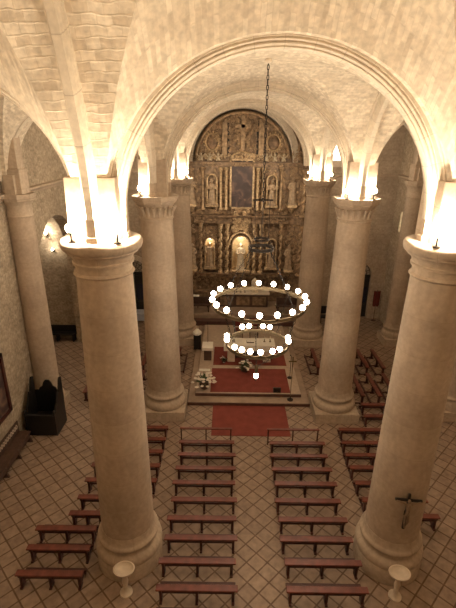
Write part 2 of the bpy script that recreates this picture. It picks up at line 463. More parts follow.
# ------------------------------------------------------------------ columns
def leaf_band(m, r, z0, z1, n):
    for i in range(n):
        a = 2*PI*i/n
        x, y = cos(a), sin(a)
        m.tube([(x*(r-.02), y*(r-.02), z0), (x*(r+.03), y*(r+.03), (z0+z1)/2), (x*(r+.10), y*(r+.10), z1)], [.05,.045,.06], n=5)
def impost_mesh():
    m = MB()
    m.bbox(-.505, .505, -.505, .505, ZC, 10.72, c=.015)
    m.box(-.24, .24, -.24, .24, 10.7, 12.4)
    for ax in range(4):
        R = Matrix.Rotation(ax*PI/2, 3, 'Z')
        e = PR if ax % 2 == 0 else PY
        u = 1 if ax % 2 == 0 else .9
        m.box(.3, e, -.10*u, .10*u, ZC, ZS+.02, rot=R); m.box(.3, e-.055, -.155*u, .155*u, ZC, ZS+.02, rot=R)
        m.box(.3, e+.03, -.13*u, .13*u, ZC, ZC+.12, rot=R)
    return m
def wall_impost():
    m = MB(); m.bbox(-.36, .36, -.34, .34, ZC, 10.3, c=.02); m.bbox(-.30, .30, -.26, .26, 10.3, 12.2, c=.02)
    for s_ in (-1,1): m.box(-.18, .18, s_*.34 if s_ > 0 else -.5, .5 if s_ > 0 else -.34, ZC, 10.1)
    return m
impost_me = None
def column(x, y, kind, label, group):
    global impost_me
    t = thing('stone_column', label, 'column', (x, y, 0), 0, group)
    rs = .72 if kind != 'wall' else .52; rt = .61 if kind != 'wall' else .45
    k = rt/.61
    # plinth
    p = MB()
    if kind == 'round': p.lathe([(.93,0),(.93,.50),(.90,.54)], n=48)
    else:
        h = .93*k+(.01 if kind != 'wall' else 0); p.bbox(-h, h, -h, h, 0, .46, c=.02)
    p.build('plinth', M['dress'], t)
    bpf = [(.90,.46),(.93,.54),(.94,.62),(.925,.70),(.88,.77),(.82,.80),(.80,.84),(.79,.90),(.81,.95),(.84,.97),(.855,1.02),(.84,1.07),(.80,1.10),(.78,1.13),(.755,1.2),(.73,1.32)]
    q = rs/.72
    MB().lathe([(a*q, z) for a, z in bpf], n=48).build('base', M['dress'], t)
    sh = []
    for i in range(15):
        u = i/14; z = 1.32+(8.62-1.32)*u
        sh.append((rs+.005-(rs-rt)*(u**1.35), z))
    MB().lathe(sh, n=48).build('shaft', M['shaft'], t)
    c = MB()
    if kind == 'round':
        c.lathe([(.61,8.62),(.65,8.64),(.665,8.67),(.65,8.70),(.615,8.72),(.612,8.86),(.66,8.88),(.665,8.93),(.64,8.95),(.655,9.02),(.70,9.09),(.765,9.13),(.77,9.17),(.80,9.18),(.85,9.22),(.875,9.29),(.875,9.36),(.85,9.41),(.82,9.43)], n=56)
    else:
        c.lathe([(.61*k,8.55),(.65*k,8.58),(.66*k,8.62),(.62*k,8.66),(.61*k,9.02),(.66*k,9.08)], n=32)
        c.lathe([(.68*k,9.05),(.72*k,9.12),(.80*k,9.18),(.80*k,9.23),(.86*k,9.26),(.88*k,9.33),(.88*k,9.43)], n=8, a0=PI/8, a1=2*PI+PI/8)
    c.build('capital', M['dress'], t)
    if kind == 'sq':
        l = MB(); leaf_band(l, .62*k, 8.70, 9.04, 20); l.build('carved_leaf_band', M['dress'], t)
    if kind == 'wall': wall_impost().build('impost_block', M['dress'], t); return t
    ip = bpy.data.objects.new('impost_block', impost_me) if impost_me else impost_mesh().build('impost_block', M['dress'])
    if not impost_me: impost_me = ip.data
    else: C.objects.link(ip)
    ip.parent = t
    return t
cols = {}
names = {(-1,2):('round','massive round stone column with round drum plinth, left foreground beside the central pews'),
         (1,2):('round','massive round stone column carrying the dark crucifix, right foreground'),
         (-1,3):('sq','round stone column on square plinth at left of the red runner, second from the viewer'),
         (1,3):('sq','round stone column on square plinth at right of the red runner, second from the viewer'),
         (-1,4):('sq','farthest round stone column left of the gilded altarpiece'),
         (1,4):('sq','farthest round stone column right of the gilded altarpiece')}
for (s, k), (kd, lb) in names.items(): cols[(s,k)] = column(s*A, YK[k], kd, lb, 'stone columns of the nave')
wn = {(-1,3):'engaged stone column against the left wall behind the black confessional',
      (-1,4):'engaged stone column against the left wall beyond the arched side chapel',
      (-1,2):'engaged stone column against the left wall at the left edge, nearest the viewer',
      (1,3):'engaged stone column against the right wall, half hidden by the foreground column',
      (1,4):'engaged stone column against the right wall near the arched end door',
      (1,2):'engaged stone column against the right wall nearest the viewer'}
for (s, k), lb in wn.items():
    if k == 2: continue
    column(s*8.93, YK[k], 'wall', lb, 'engaged columns of the side walls')

# ------------------------------------------------------------------ up-lights on the capitals
def make_flood(mat):
    t = thing('uplight', 'x', 'lamp', (0,0,-50), 0, 'up-lights on the capitals')
    m = MB(); m.lathe([(.08,0),(.08,.02),(.02,.03),(.02,.20)], n=16); m.build('bracket', M['iron'], t)
    m = MB(); m.lathe([(.02,.19),(.06,.20),(.075,.23),(.07,.23),(.05,.21)], n=20, caps=False); m.build('reflector', M['iron'], t)
    m = MB(); m.ball((0,0,.305), .088, 16, 10); m.build('lit_bulb', M[mat], t)
    return t
fl0 = {}
def flood(x, y, z, label, mat):
    if mat not in fl0: fl0[mat] = make_flood(mat); fl0[mat].location = (x,y,z); fl0[mat]['label'] = label
    else: dup(fl0[mat], (x,y,z), 0, label)
where = {(-1,2):'near left column',(1,2):'near right column',(-1,3):'second left column',(1,3):'second right column',(-1,4):'farthest left column',(1,4):'farthest right column'}
for (s,k), wnm in where.items():
    for dx, sd in ((-1,'left'),(1,'right')):
        if (s,k) == (-1,3) and dx == 1: continue
        flood(s*A+dx*(.50 if dx*s < 0 else .44)*(1), YK[k]-.605, ZC, 'small lit up-light at the %s front corner of the %s capital' % (sd, wnm), 'flood' if k == 2 else 'flood_dim')

for (s,k), wnm in where.items():  # unseen rear up-lights, added to brighten the aisles and apse
    flood(s*(A+.44), YK[k]+.60, ZC, 'small added up-light, unseen at the rear aisle corner of the %s capital' % wnm, 'flood_added')
    if k == 4: flood(s*(A-.44), YK[k]+.60, ZC, 'small added up-light, unseen at the rear nave corner of the %s capital' % wnm, 'flood_added')

# ------------------------------------------------------------------ pews
def make_pew(L, label, seat=True):
    t = thing('pew', label, 'pew', (0,0,-50))
    h = L/2
    if not seat:
        m = MB(); m.bbox(-h, h, -.06, .05, .715, .755, c=.012); m.build('top_rail', M['pew'], t)
        for x in (-h+.05, 0, h-.05):
            m = MB(); m.box(x-.022, x+.022, -.03, .02, 0, .715); m.build('leg', M['pewdark'], t)
        m = MB(); m.box(-h+.05, h-.05, -.02, .01, .10, .14); m.build('foot_rail', M['pewdark'], t)
        return t
    m = MB(); m.bbox(-h, h, -.10, .09, .485, .525, c=.012); m.build('seat', M['pew'], t)
    m = MB(); m.box(-h+.12, h-.12, -.015, .015, .30, .37); m.build('stretcher', M['pewdark'], t)
    for x in (-h+.12, 0, h-.12):
        m = MB(); m.box(x-.035, x+.035, -.05, .05, .05, .485); m.box(x-.035, x+.035, -.11, .11, 0, .05); m.box(x-.035, x+.035, -.10, .10, .43, .485); m.build('leg', M['pewdark'], t)
    m = MB(); m.bbox(-h+.05, h-.05, .34, .42, .13, .17, c=.008)
    for x in (-h+.12, 0, h-.12): m.box(x-.025, x+.025, .05, .40, .05, .09); m.box(x-.025, x+.025, .36, .40, 0, .13)
    m.build('kneeler', M['pewdark'], t)
    return t
protos = {}
def pew(x0, x1, y, rz, label, group, seat=True, cx=None, cy=None):
    k = 1.031 if seat else 1.0095
    if cx is None: x0, x1, y = (x0+.967)*k-.967, (x1+.967)*k-.967, y*k
    else: cx, cy = (cx+.967)*k-.967, cy*k
    L = round(abs(x1-x0), 2); key = (L, seat)
    loc = ((x0+x1)/2, y, 0) if cx is None else (cx, cy, 0)
    if key not in protos:
        p = make_pew(L, label, seat); protos[key] = p; p.location = loc; p.rotation_euler = (0,0,rz); p['group'] = group; KIDS[p.name] = [(c, []) for c in kids(p)]
    else: dup(protos[key], loc, rz, label, group)
ORD = ['front','second','third','fourth','fifth','sixth','seventh','eighth','ninth','tenth','eleventh','twelfth']
YR = [14.12,13.32,12.63,11.95,11.28,10.56,9.84,9.16,8.43,7.68,7.00]
for i, y in enumerate(YR):
    fr = i == 0
    if fr:
        pew(-2.81,-.77, y, 0, 'slim open prayer rail heading the left central pew block', 'pews of the left central block', False)
        pew(.60,2.64, y, 0, 'slim open prayer rail heading the right central pew block', 'pews of the right central block', False)
    else:
        j = (0.02,-.03,.01,0,-.02,.03,0)[i % 7]
        pew(-2.73+j,-.65+j, y, 0, 'reddish wooden pew in the left central block, %s from the altar' % ORD[i], 'pews of the left central block')
        pew(.59-j,2.67-j, y, 0, 'reddish wooden pew in the right central block, %s from the altar' % ORD[i], 'pews of the right central block')
for i, y in enumerate([14.15,13.45,12.76,12.04,11.34,10.60]):
    pew(-5.65,-3.27, y, 0, 'wooden pew in the left aisle beyond the near column, %s from the altar' % ORD[i], 'pews of the left aisle')
for i, (y, xa, xb) in enumerate([(9.97,-5.70,-4.66),(9.42,-6.48,-4.72),(8.78,-6.46,-4.70),(8.02,-6.42,-4.66)]):
    pew(xa, xb, y-(.0), 0, 'wooden pew against the left side of the near left column, %s' % ['partly hidden, farthest back','second from the far end','third from the far end','nearest the viewer'][i], 'pews beside the near left column')
for i, (y, xa, xb) in enumerate([(15.10,4.66,6.76),(14.18,3.42,5.50),(13.40,3.34,5.42),(12.72,3.30,5.38),(12.08,3.30,5.38),(11.36,3.3,5.38),(10.64,3.32,5.40)]):
    pew(xa, xb, y, 0, 'wooden pew in the right aisle behind the second right column, %s from the altar' % ORD[i], 'pews of the right aisle')
pew(4.77, 6.87, 15.93, 0, 'wooden pew beside the plinth of the second right column', 'pews of the right aisle')
pew(4.30,5.50, 10.02, 0, 'short wooden pew end showing just right of the crucifix column', 'pews of the right aisle')
pos2 = ['beside the far nave column','second from the nave','third from the nave','fourth from the nave','nearest the outer wall']
for s, nm in ((1,'right'),(-1,'left')):
    for i, x in enumerate([3.95,4.8,5.6,6.4,7.2]):
        pew(0, 2.1, 0, s*PI/2, 'wooden pew turned sideways in the %s aisle, far group, %s' % (nm, pos2[i]), 'sideways pews of the %s aisle' % nm, cx=s*(x-.4), cy=20.1)
    for i, x in enumerate([5.4,6.15,6.9,7.65]):
        pew(0, 2.1, 0, s*PI/2, 'wooden pew turned sideways in the %s aisle, near group, %s' % (nm, ['beside the second column','second from the nave','third from the nave','nearest the outer wall'][i]), 'sideways pews of the %s aisle' % nm, cx=s*(x-.35), cy=17.55)

# ------------------------------------------------------------------ sanctuary platform, carpets
m = MB(); m.bbox(-2.79, 2.79, 16.92, 25.4, 0, .16, c=.02); o = m.build('sanctuary_lower_step', M['step']); tag(o, 'broad brown stone lower step of the sanctuary platform', 'step')
m = MB(); m.bbox(-2.46, 2.46, 17.45, 25.3, .16, .32, c=.02); o = m.build('sanctuary_upper_step', M['marble2']); tag(o, 'pale stone upper step of the platform bearing the red carpet', 'step')
m = MB(); m.box(-2.80, 2.80, 16.895, 16.92, 0, .14); m.box(-2.47, 2.47, 17.425, 17.45, .16, .30); struct(m.build('trim_step_riser', M['stepdark']))
m = MB(); m.bbox(-1.62, 1.66, 14.75, 16.89, 0, .015, c=.005); tag(m.build('red_runner', M['carpet']), 'dark red carpet runner on the floor before the altar steps', 'carpet')
m = MB(); m.bbox(-1.78, 1.98, 17.52, 19.75, .32, .335, c=.005); tag(m.build('red_carpet', M['carpet']), 'large red carpet on the platform in front of the altar', 'carpet')
m = MB(); m.bbox(-1.74, 2.1, 20.1, 22.2, .32, .335, c=.005); tag(m.build('red_carpet', M['carpet']), 'red carpet underneath and behind the altar table', 'carpet')
m = MB(); m.bbox(-4.3, 4.3, 25.9, 28.0, 0, .30, c=.02); tag(m.build('presbytery_step', M['stepdark']), 'dark step across the foot of the gilded altarpiece', 'step')
m = MB(); m.bbox(-4.4, 4.4, 26.4, 29.9, .30, .60, c=.02); tag(m.build('presbytery_floor', M['step']), 'raised brown floor in front of the altarpiece', 'step')

# altar table
t = thing('altar_table', 'stone altar table under a white cloth on the red carpet, below the chandelier', 'altar', (.15, 20.75, .335))
m = MB(); m.bbox(-1.3, 1.3, -.42, .42, .92, 1.02, c=.02); m.build('tabletop', M['marble'], t)
for x in (-.95, .95):
    m = MB(); m.bbox(x-.2, x+.2, -.3, .3, 0, .92, c=.03); m.build('pedestal', M['marble'], t)
m = MB(); m.box(-.75, .75, -.05, .05, .1, .92); m.build('back_panel', M['brown'], t)
m = MB(); m.box(-1.34, 1.34, -.45, .45, 1.02, 1.035); m.box(-1.34, 1.34, -.465, -.45, .72, 1.035); m.box(-1.34, 1.34, .45, .465, .72, 1.035); 
tag(m.build('altar_cloth', M['white'], None, (.15, 20.75, .335)), 'white linen cloth draped over the altar table', 'cloth')
def candle(x, y, z, h, label, stick=True, name='candle', mat='brass'):
    t = thing(name, label, 'candle', (x,y,z), 0, 'candles')
    if stick:
        m = MB(); m.lathe([(.06,0),(.06,.015),(.02,.03),(.02,.10),(.035,.12),(.035,.135)], n=14); m.build('holder', M[mat], t)
    b = .135 if stick else 0
    m = MB(); m.lathe([(.018,b),(.018,b+h)], n=10); m.build('wax', M['wax'], t)
    return t
for i, x in enumerate([-.95,-.65,.95,1.25]):
    candle(x, 20.8, 1.37, .18, 'short white candle on the altar cloth, %s' % ['leftmost','second from left','second from right','rightmost'][i])
t = thing('missal', 'open book on a stand lying on the altar cloth', 'book', (.2, 20.75, 1.37))
m = MB(); m.bbox(-.2,.2,-.13,.13,0,.05); m.build('stand', M['brown'], t)
m = MB(); m.box(-.19,-.005,-.12,.12,.05,.075); m.box(.005,.19,-.12,.12,.05,.075); m.build('pages', M['white'], t)

def bouquet(x, y, z, s, label, nf=26):
    t = thing('flower_arrangement', label, 'flowers', (x,y,z))
    m = MB(); m.lathe([(.12*s,0),(.16*s,.04*s),(.2*s,.22*s),(.17*s,.30*s)], n=16); m.build('vase', M['brown'], t)
    m = MB()
    for i in range(60):
        a = random.uniform(0,2*PI); e = random.uniform(.05,1.25); r = s*random.uniform(.30,.52)
        d = Vector((cos(a)*cos(e), sin(a)*cos(e), sin(e))); b0 = Vector((0,0,.25*s)); p = b0+d*r; w = d.cross(Vector((0,0,1))).normalized()*.035*s
        b = len(m.v); m.v += [tuple(b0), tuple(b0+d*r*.6+w), tuple(p), tuple(b0+d*r*.6-w)]
        m.face([b,b+1,b+2,b+3])
    m.build('leaves', M['green'], t)
    fm = None
    for i in range(nf):
        a = random.uniform(0,2*PI); e = random.uniform(.0,1.3); r = s*random.uniform(.36,.50)
        p = (r*cos(a)*cos(e), r*sin(a)*cos(e), .25*s+r*sin(e))
        if fm is None:
            m = MB(); m.ball((0,0,0), .05*s, 8, 5, sz=.7)
            for q in range(6): m.ball((.045*s*cos(q*PI/3), .045*s*sin(q*PI/3), .0), .032*s, 6, 4, sz=.5)
            o = m.build('blossom', M['bloom'], t); fm = o.data
        else: o = bpy.data.objects.new('blossom', fm); C.objects.link(o); o.parent = t
        o.location = p
    return t
bouquet(-.12, 19.45, .335, .95, 'white flower arrangement at the foot of the altar table')
bouquet(-2.08, 17.85, .32, 1.15, 'large white flower arrangement at the left front corner of the platform', 34)
bouquet(-1.18, 20.35, .335, .5, 'small white flower arrangement by the left leg of the altar', 12)
# ambo with microphone
t = thing('ambo', 'pale cloth-covered lectern with a tall microphone, left of the altar', 'lectern', (-2.05, 20.75, .32))
m = MB(); m.bbox(-.20,.20,-.16,.16,0,.74,c=.02); m.build('stand', M['brown'], t)
m = MB(); v = [(-.27,-.22,.72),(.27,-.22,.72),(.27,.2,.86),(-.27,.2,.86),(-.27,-.22,.77),(.27,-.22,.77),(.27,.2,.91),(-.27,.2,.91)]
m.v += v
for f_ in ((0,3,2,1),(4,5,6,7),(0,1,5,4),(1,2,6,5),(2,3,7,6),(3,0,4,7)): m.face(f_)
m.build('desk', M['brown'], t)
m = MB(); m.v += [(x*1.05, y*1.06-.005, z+.012) for x, y, z in v[4:]]+[(x*1.05, y*1.06-.005, z+.022) for x, y, z in v[4:]]
for f_ in ((0,3,2,1),(4,5,6,7),(0,1,5,4),(1,2,6,5),(2,3,7,6),(3,0,4,7)): m.face(f_)
m.box(-.29,.29,-.255,-.242,.62,.79); m.build('cloth', M['white'], t)
m = MB(); m.tube([(0,.15,.85),(0,.24,1.2),(0,.22,1.7),(0,.12,2.05)], .012, 6); m.ball((0,.11,2.07), .03, 8, 5); m.build('microphone', M['iron'], t)
# dark pedestal with white flowers
t = thing('pedestal_stand', 'dark square pedestal topped by a white cloth, beside the farthest left column', 'pedestal', (-2.72, 22.35, .16))
m = MB(); m.bbox(-.2,.2,-.2,.2,0,.9,c=.02); m.build('body', M['dark'], t)
m = MB(); m.lathe([(.26,.9),(.24,1.0),(.15,1.06),(.10,1.16),(.03,1.2)], n=10, fl=lambda a,z: .15*sin(3*a)); m.build('cloth', M['white'], t)
# low white book / card at left of carpet
m = MB(); m.bbox(-.28,.28,-.09,.09,0,.04,c=.01); tag(m.build('white_card', M['white'], None, (-2.15, 19.55, .32)), 'small white card lying on the platform left of the red carpet', 'card')
# processional cross on a stand
t = thing('processional_cross', 'tall thin processional cross standing at the right front of the platform steps', 'cross', (1.93, 17.2, .16))
m = MB(); m.lathe([(.14,0),(.14,.03),(.03,.06),(.02,.2)], n=16); m.build('foot', M['iron'], t)
m = MB(); m.tube([(0,0,.1),(0,0,1.75)], .014, 8); m.build('staff', M['brass'], t)
m = MB(); m.box(-.02,.02,-.015,.015,1.72,2.2); m.box(-.15,.15,-.015,.015,1.98,2.03)
for p in ((0,2.2),(-.15,2.0),(.15,2.0)): m.ball((p[0],0,p[1]), .035, 8, 5)
m.build('cross_head', M['brass'], t)
t = thing('microphone_stand', 'thin microphone stand at the right edge of the carpet by the altar', 'stand', (2.12, 18.9, .32))
m = MB(); m.lathe([(.13,0),(.13,.02),(.02,.03)], n=14); m.build('base', M['iron'], t)
m = MB(); m.tube([(0,0,.02),(0,0,1.2),(-.05,-.12,1.32)], .012, 6); m.ball((-.06,-.14,1.34), .03, 8, 5); m.build('pole', M['iron'], t)
t = thing('loudspeaker', 'small dark floor loudspeaker on the platform edge near the cross', 'loudspeaker', (1.35, 17.65, .335))
m = MB(); m.prism([(-.14,0),(.14,0),(.14,.12),(-.06,.24),(-.14,.24)], -.17, .17, 'x'); m.build('body', M['dark'], t)
m = MB(); m.box(-.13,.13,-.147,-.14,.03,.2); m.build('grille', M['iron'], t)
# chairs behind the altar
def chair(x, y, z, rz, label, mat='brown', cushion='redcloth'):
    t = thing('sanctuary_chair', label, 'chair', (x,y,z), rz)
    for sx in (-1,1):
        for sy in (-1,1):
            m = MB(); m.box(sx*.23-.025, sx*.23+.025, sy*.2-.025, sy*.2+.025, 0, .42 if sy < 0 else 1.15); m.build('leg', M[mat], t)
    m = MB(); m.bbox(-.27,.27,-.24,.24,.42,.47,c=.01); m.build('seat', M[mat], t)
    m = MB(); m.bbox(-.23,.23,-.2,.17,.47,.53,c=.02); m.build('cushion', M[cushion], t)
    m = MB(); m.box(-.21,.21,.185,.215,.6,1.12); m.build('backrest', M[cushion], t)
chair(-.35, 23.6, .32, 0, 'wooden chair with red back standing behind the altar, left of the pair')
chair(.55, 23.6, .32, 0, 'wooden chair with red back standing behind the altar, right of the pair')

# ------------------------------------------------------------------ high altar and its fittings
t = thing('high_altar', 'long high altar with brown front at the foot of the altarpiece', 'altar', (XR+.2, 28.15, .6))
m = MB(); m.bbox(-1.7,1.7,-.4,.4,0,.9,c=.02); m.build('body', M['brown'], t)
m = MB(); m.bbox(-1.8,1.8,-.46,.46,.9,.98,c=.01); m.build('altar_slab', M['marble'], t)
for x in (-1.1,0,1.1):
    m = MB(); m.box(x-.45,x+.45,-.425,-.4,.15,.75); m.build('front_panel', M['gold3'], t)
m = MB(); m.bbox(-.22,.22,-.2,.2,0,.75,c=.03); m.lathe([(.24,.75),(.16,.85),(.05,.95),(.0,1.0)], n=12)
o = m.build('tabernacle', M['figlight'], None, (XR+1.0, 28.2, 1.58)); tag(o, 'pale tabernacle standing right of centre on the high altar', 'tabernacle')
for i in range(7):
    candle(XR-1.35+i*.28, 28.0, 1.58, .28, 'white candle in the row on the high altar, %s from left' % ['first','second','third','fourth','fifth','sixth','seventh'][i])
for s, nm in ((-1,'left'),(1,'right')):
    t = thing('choir_bench', 'low brown wooden bench on the raised floor, %s of the high altar' % nm, 'bench', (s*3.05, 26.9, .6))
    m = MB(); m.bbox(-.85,.85,-.2,.2,.42,.48,c=.01); m.build('seat', M['brown'], t)
    m = MB(); m.bbox(-.85,.85,.16,.21,.48,.95,c=.01); m.build('backrest', M['brown'], t)
    for x in (-.75,.75):
        m = MB(); m.box(x-.04,x+.04,-.18,.18,0,.42); m.build('leg', M['brown'], t)
    bouquet(s*2.35+XR*0, 27.6, .6, .55, 'small white flower arrangement at the %s end of the high altar' % nm, 12)
t = thing('credence_table', 'small side table under a white cloth at far left of the raised floor', 'table', (-3.5, 27.7, .6))
m = MB(); m.bbox(-.5,.5,-.25,.25,.72,.77,c=.01); m.build('tabletop', M['brown'], t)
for sx in (-1,1):
    for sy in (-1,1):
        m = MB(); m.box(sx*.44-.03,sx*.44+.03,sy*.19-.03,sy*.19+.03,0,.72); m.build('leg', M['brown'], t)
m = MB(); m.box(-.52,.52,-.27,.27,.77,.78); m.box(-.52,.52,-.28,-.27,.45,.78); m.build('cloth', M['white'], t)

# ------------------------------------------------------------------ the altarpiece
AP_Y = 29.45
R_ = thing('altarpiece', 'huge gilded carved altarpiece filling the arched end of the nave', 'altarpiece', (XR, AP_Y, .6))
def az(z): return z-.6
# backing: arched centre
m = MB(); pts = [(-3.15,0)]+[(3.12*cos(a), az(ZS)+3.12*sin(a)) for a in [PI-PI*i/28 for i in range(29)]]+[(3.15,0)]
m.prism(pts, 0, .35, 'y'); m.build('backboard', M['gold3'], R_)
# angled wings
for s in (-1,1):
    m = MB(); xo = 4.15 if s > 0 else 4.1
    b = len(m.v)
    top = [(s*3.1, 0, az(11.9)), (s*3.6, -.35, az(11.5)), (s*xo, -.9, az(10.6))]
    bot = [(s*3.1, 0, 0), (s*3.6, -.35, 0), (s*xo, -.9, 0)]
    m.v += bot+top+[(x, y+.3, z) for x, y, z in bot]+[(x, y+.3, z) for x, y, z in top]
    for i in (0,1):
        m.face([i,i+1,3+i+1,3+i]); m.face([6+i+1,6+i,9+i,9+i+1]); m.face([3+i,3+i+1,9+i+1,9+i])
    m.face([0,3,9,6]); m.face([2,8,11,5]); m.build('wing', M['gold3'], R_)
def panel_ornament(name, x0, x1, z0, z1, n, seed, y=-.02, mat='gold', inside=None, sz=(.07,.17), dy=None):
    rnd = random.Random(seed); m = MB()
    for i in range(n):
        x = rnd.uniform(x0, x1); z = rnd.uniform(z0, z1)
        if inside and not inside(x, z): continue
        yy = y+(dy(x) if dy else 0)
        c = rnd.random(); r = rnd.uniform(*sz)
        if c < .5: m.scroll(x, yy-.02, az(z), r, rnd.uniform(0,6.28), w=r*.26, flip=rnd.choice((-1,1)))
        elif c < .85: m.ball((x, yy, az(z)), r*.5, 7, 4, sy=.6, sz=rnd.uniform(.8,1.5))
        else:
            for q in range(5):
                a = q*1.256; m.ball((x+r*.45*cos(a), yy, az(z)+r*.45*sin(a)), r*.24, 5, 3)
    if m.v: o = m.build(name, M[mat], R_); o['kind'] = 'stuff'; return o
arcin = lambda x, z: math.hypot(x, max(0, z-ZS)) < 2.98
def mir(fn):
    for s in (-1,1): fn(s)
wy = lambda x: 0 if abs(x) < 3.1 else -.7*(abs(x)-3.1)
# storeys
def entab(z0, z1, d, mat='gold3', wave=0):
    m = MB()
    for (xa, xb, dd) in ((-3.15,-1.6,d),(-1.6,-.72,d+.18),(-.72,.72,d+.05),(.72,1.6,d+.18),(1.6,3.15,d)):
        h = z1-z0
        m.box(xa, xb, -dd, 0, az(z0), az(z0+h*.22)); m.box(xa, xb, -dd+.06, 0, az(z0+h*.22), az(z0+h*.7)); m.box(xa-.03, xb+.03, -dd-.06, 0, az(z0+h*.7), az(z0+h*.82)); m.box(xa-.05, xb+.05, -dd-.12, 0, az(z0+h*.82), az(z1))
    for s in (-1,1):
        R = Matrix.Translation((s*3.1,0,0)).to_3x3()
        ang = -s*.66
        Rz = Matrix.Rotation(ang, 3, 'Z')
        b = len(m.v)
        for zz, e in ((z0,.14),(z0+(z1-z0)*.7,.14),(z0+(z1-z0)*.7,.26),(z1,.26)):
            pass
        for (za, zb, e) in ((z0, z0+(z1-z0)*.7, .16),(z0+(z1-z0)*.7, z1, .28)):
            b = len(m.v)
            p = [Vector((s*3.08,-.0,0)), Vector((s*3.6,-.35,0)), Vector((s*4.12,-.9,0))]
            q = [Vector((s*3.08,-e,0)), Vector((s*3.5,-.35-e,0)), Vector((s*4.12-s*e*.7,-.9-e*.5,0))]
            for z in (za, zb):
                for v_ in p+q: m.v.append((v_.x, v_.y, az(z)))
            for i in (0,1):
                m.face([b+3+i,b+4+i,b+10+i,b+9+i]); m.face([b+i,b+1+i,b+4+i,b+3+i]); m.face([b+6+i,b+9+i,b+10+i,b+7+i])
            m.face([b+2,b+8,b+11,b+5])
    return m.build('entablature', M[mat], R_)
m = MB(); m.box(-3.15,3.15,-.5,0,0,az(1.2)); m.box(-3.2,3.2,-.56,0,az(1.2),az(1.3)); m.build('plinth_course', M['gold3'], R_)
entab(2.35, 2.65, .42)
entab(6.08, 6.62, .40)
entab(9.72, 9.98, .30)
panel_ornament('carved_frieze', -3.0, 3.0, 1.4, 2.3, 150, 1, y=-.08)
panel_ornament('carved_frieze', -3.0, 3.0, 6.68, 7.0, 90, 2, y=-.1, mat='gold')
panel_ornament('carved_frieze', -2.9, 2.9, 10.1, 10.45, 130, 3, y=-.2, mat='gold2', sz=(.06,.14))
panel_ornament('carved_frieze', -3.1, 3.1, 6.12, 6.5, 150, 12, y=-.44, mat='gold', sz=(.05,.1))
panel_ornament('carved_frieze', -3.0, 3.0, 9.74, 9.96, 110, 13, y=-.34, mat='gold', sz=(.05,.09))
panel_ornament('carved_frieze', -3.1, 3.1, 2.36, 2.6, 110, 14, y=-.46, mat='gold', sz=(.05,.1))
panel_ornament('carved_ground', -3.0, 3.0, 2.7, 6.0, 420, 4, y=-.03, inside=lambda x,z: not (abs(x) < .62 and 2.7 < z < 5.3) and not (abs(abs(x)-2.1) < .33 and z < 5.1))
panel_ornament('carved_ground', -3.0, 3.0, 7.0, 9.6, 330, 5, y=-.03, inside=lambda x,z: abs(x) > .9)
panel_ornament('carved_tympanum', -3.0, 3.0, 10.3, 12.95, 520, 6, y=-.04, inside=arcin)
mir(lambda s: panel_ornament('wing_carving', s*3.15 if s>0 else -4.1, 4.1 if s>0 else -3.15, 1.0, 11.2, 300, 20+s, y=-.04, dy=lambda x: -.7*(abs(x)-3.1)-.04, inside=lambda x,z: z < 11.7-1.2*(abs(x)-3.1)))
# twisted and plain columns
def twisted(x, y, z0, z1, r, mat='gold2', turns=5):
    m = MB(); n = 44; hh = z1-z0
    m.lathe([(r*1.5,0),(r*1.5,.08),(r*1.1,.14)], x, y, az(z0), n=12)
    m.lathe([(r*1.05,hh-.32),(r*1.2,hh-.28),(r*1.15,hh-.22),(r*1.7,hh-.05),(r*1.7,hh)], x, y, az(z0), n=12)
    pts = []
    for i in range(n):
        t = i/(n-1); a = turns*2*PI*t
        pts.append((x+r*.38*cos(a), y+r*.38*sin(a), az(z0)+.12+(hh-.42)*t))
    m.tube(pts, [r*(.8+.12*sin(turns*4*PI*i/(n-1))) for i in range(n)], n=10)
    rnd = random.Random(int(x*100))
    for i in range(26):
        t = rnd.random(); a = rnd.uniform(PI, 2*PI); m.ball((x+r*.95*cos(a), y+r*.95*sin(a), az(z0)+.15+(hh-.5)*t), r*.3, 5, 3)
    return m.build('twisted_column', M[mat], R_)
for s in (-1,1):
    twisted(s*.92, -.33, 2.65, 6.08, .125); twisted(s*1.38, -.33, 2.65, 6.08, .125)
    twisted(s*2.72, -.25, 2.65, 6.08, .11, 'gold')
    twisted(s*3.95, -.98, 2.65, 6.08, .14, 'gold'); twisted(s*3.95, -.98, 6.65, 9.62, .14, 'gold')
    for x, zz in ((1.02,0),(1.38,0),(2.55,0)):
        m = MB(); m.lathe([(.14,0),(.14,.1),(.09,.16),(.10,1.2),(.085,2.45),(.14,2.55),(.18,2.7)], s*x, -.25, az(6.95), n=14); m.build('column', M['gold2' if x < 2 else 'gold'], R_)
    for x in (1.08,1.22):
        m = MB(); m.box(s*x-.08, s*x+.08, -.22, 0, az(10.4), az(12.3 if x > 1.1 else 12.5)); m.build('attic_pilaster', M['gold'], R_)
    # medallion with wreath
    m = MB(); m.tube([(s*1.95+.42*cos(a), -.12, az(11.15)+.5*sin(a)) for a in [2*PI*i/24 for i in range(24)]], .07, 6, closed=True)
    for i in range(18): a = 2*PI*i/18; m.ball((s*1.95+.52*cos(a), -.15, az(11.15)+.62*sin(a)), .06, 6, 4)
    m.build('medallion_wreath', M['gold2'], R_)
    m = MB(); m.ball((s*1.95, -.03, az(11.15)), .38, 14, 8, sy=.25, sz=1.15); m.build('medallion', M['gold3'], R_)
    # dark strip standing in for the shaded gap beside the attic pillars
    m = MB(); m.box(s*.92-.05, s*.92+.05, -.06, .0, az(10.45), az(12.4)); m.build('gap_shade_strip', M['dark'], R_)
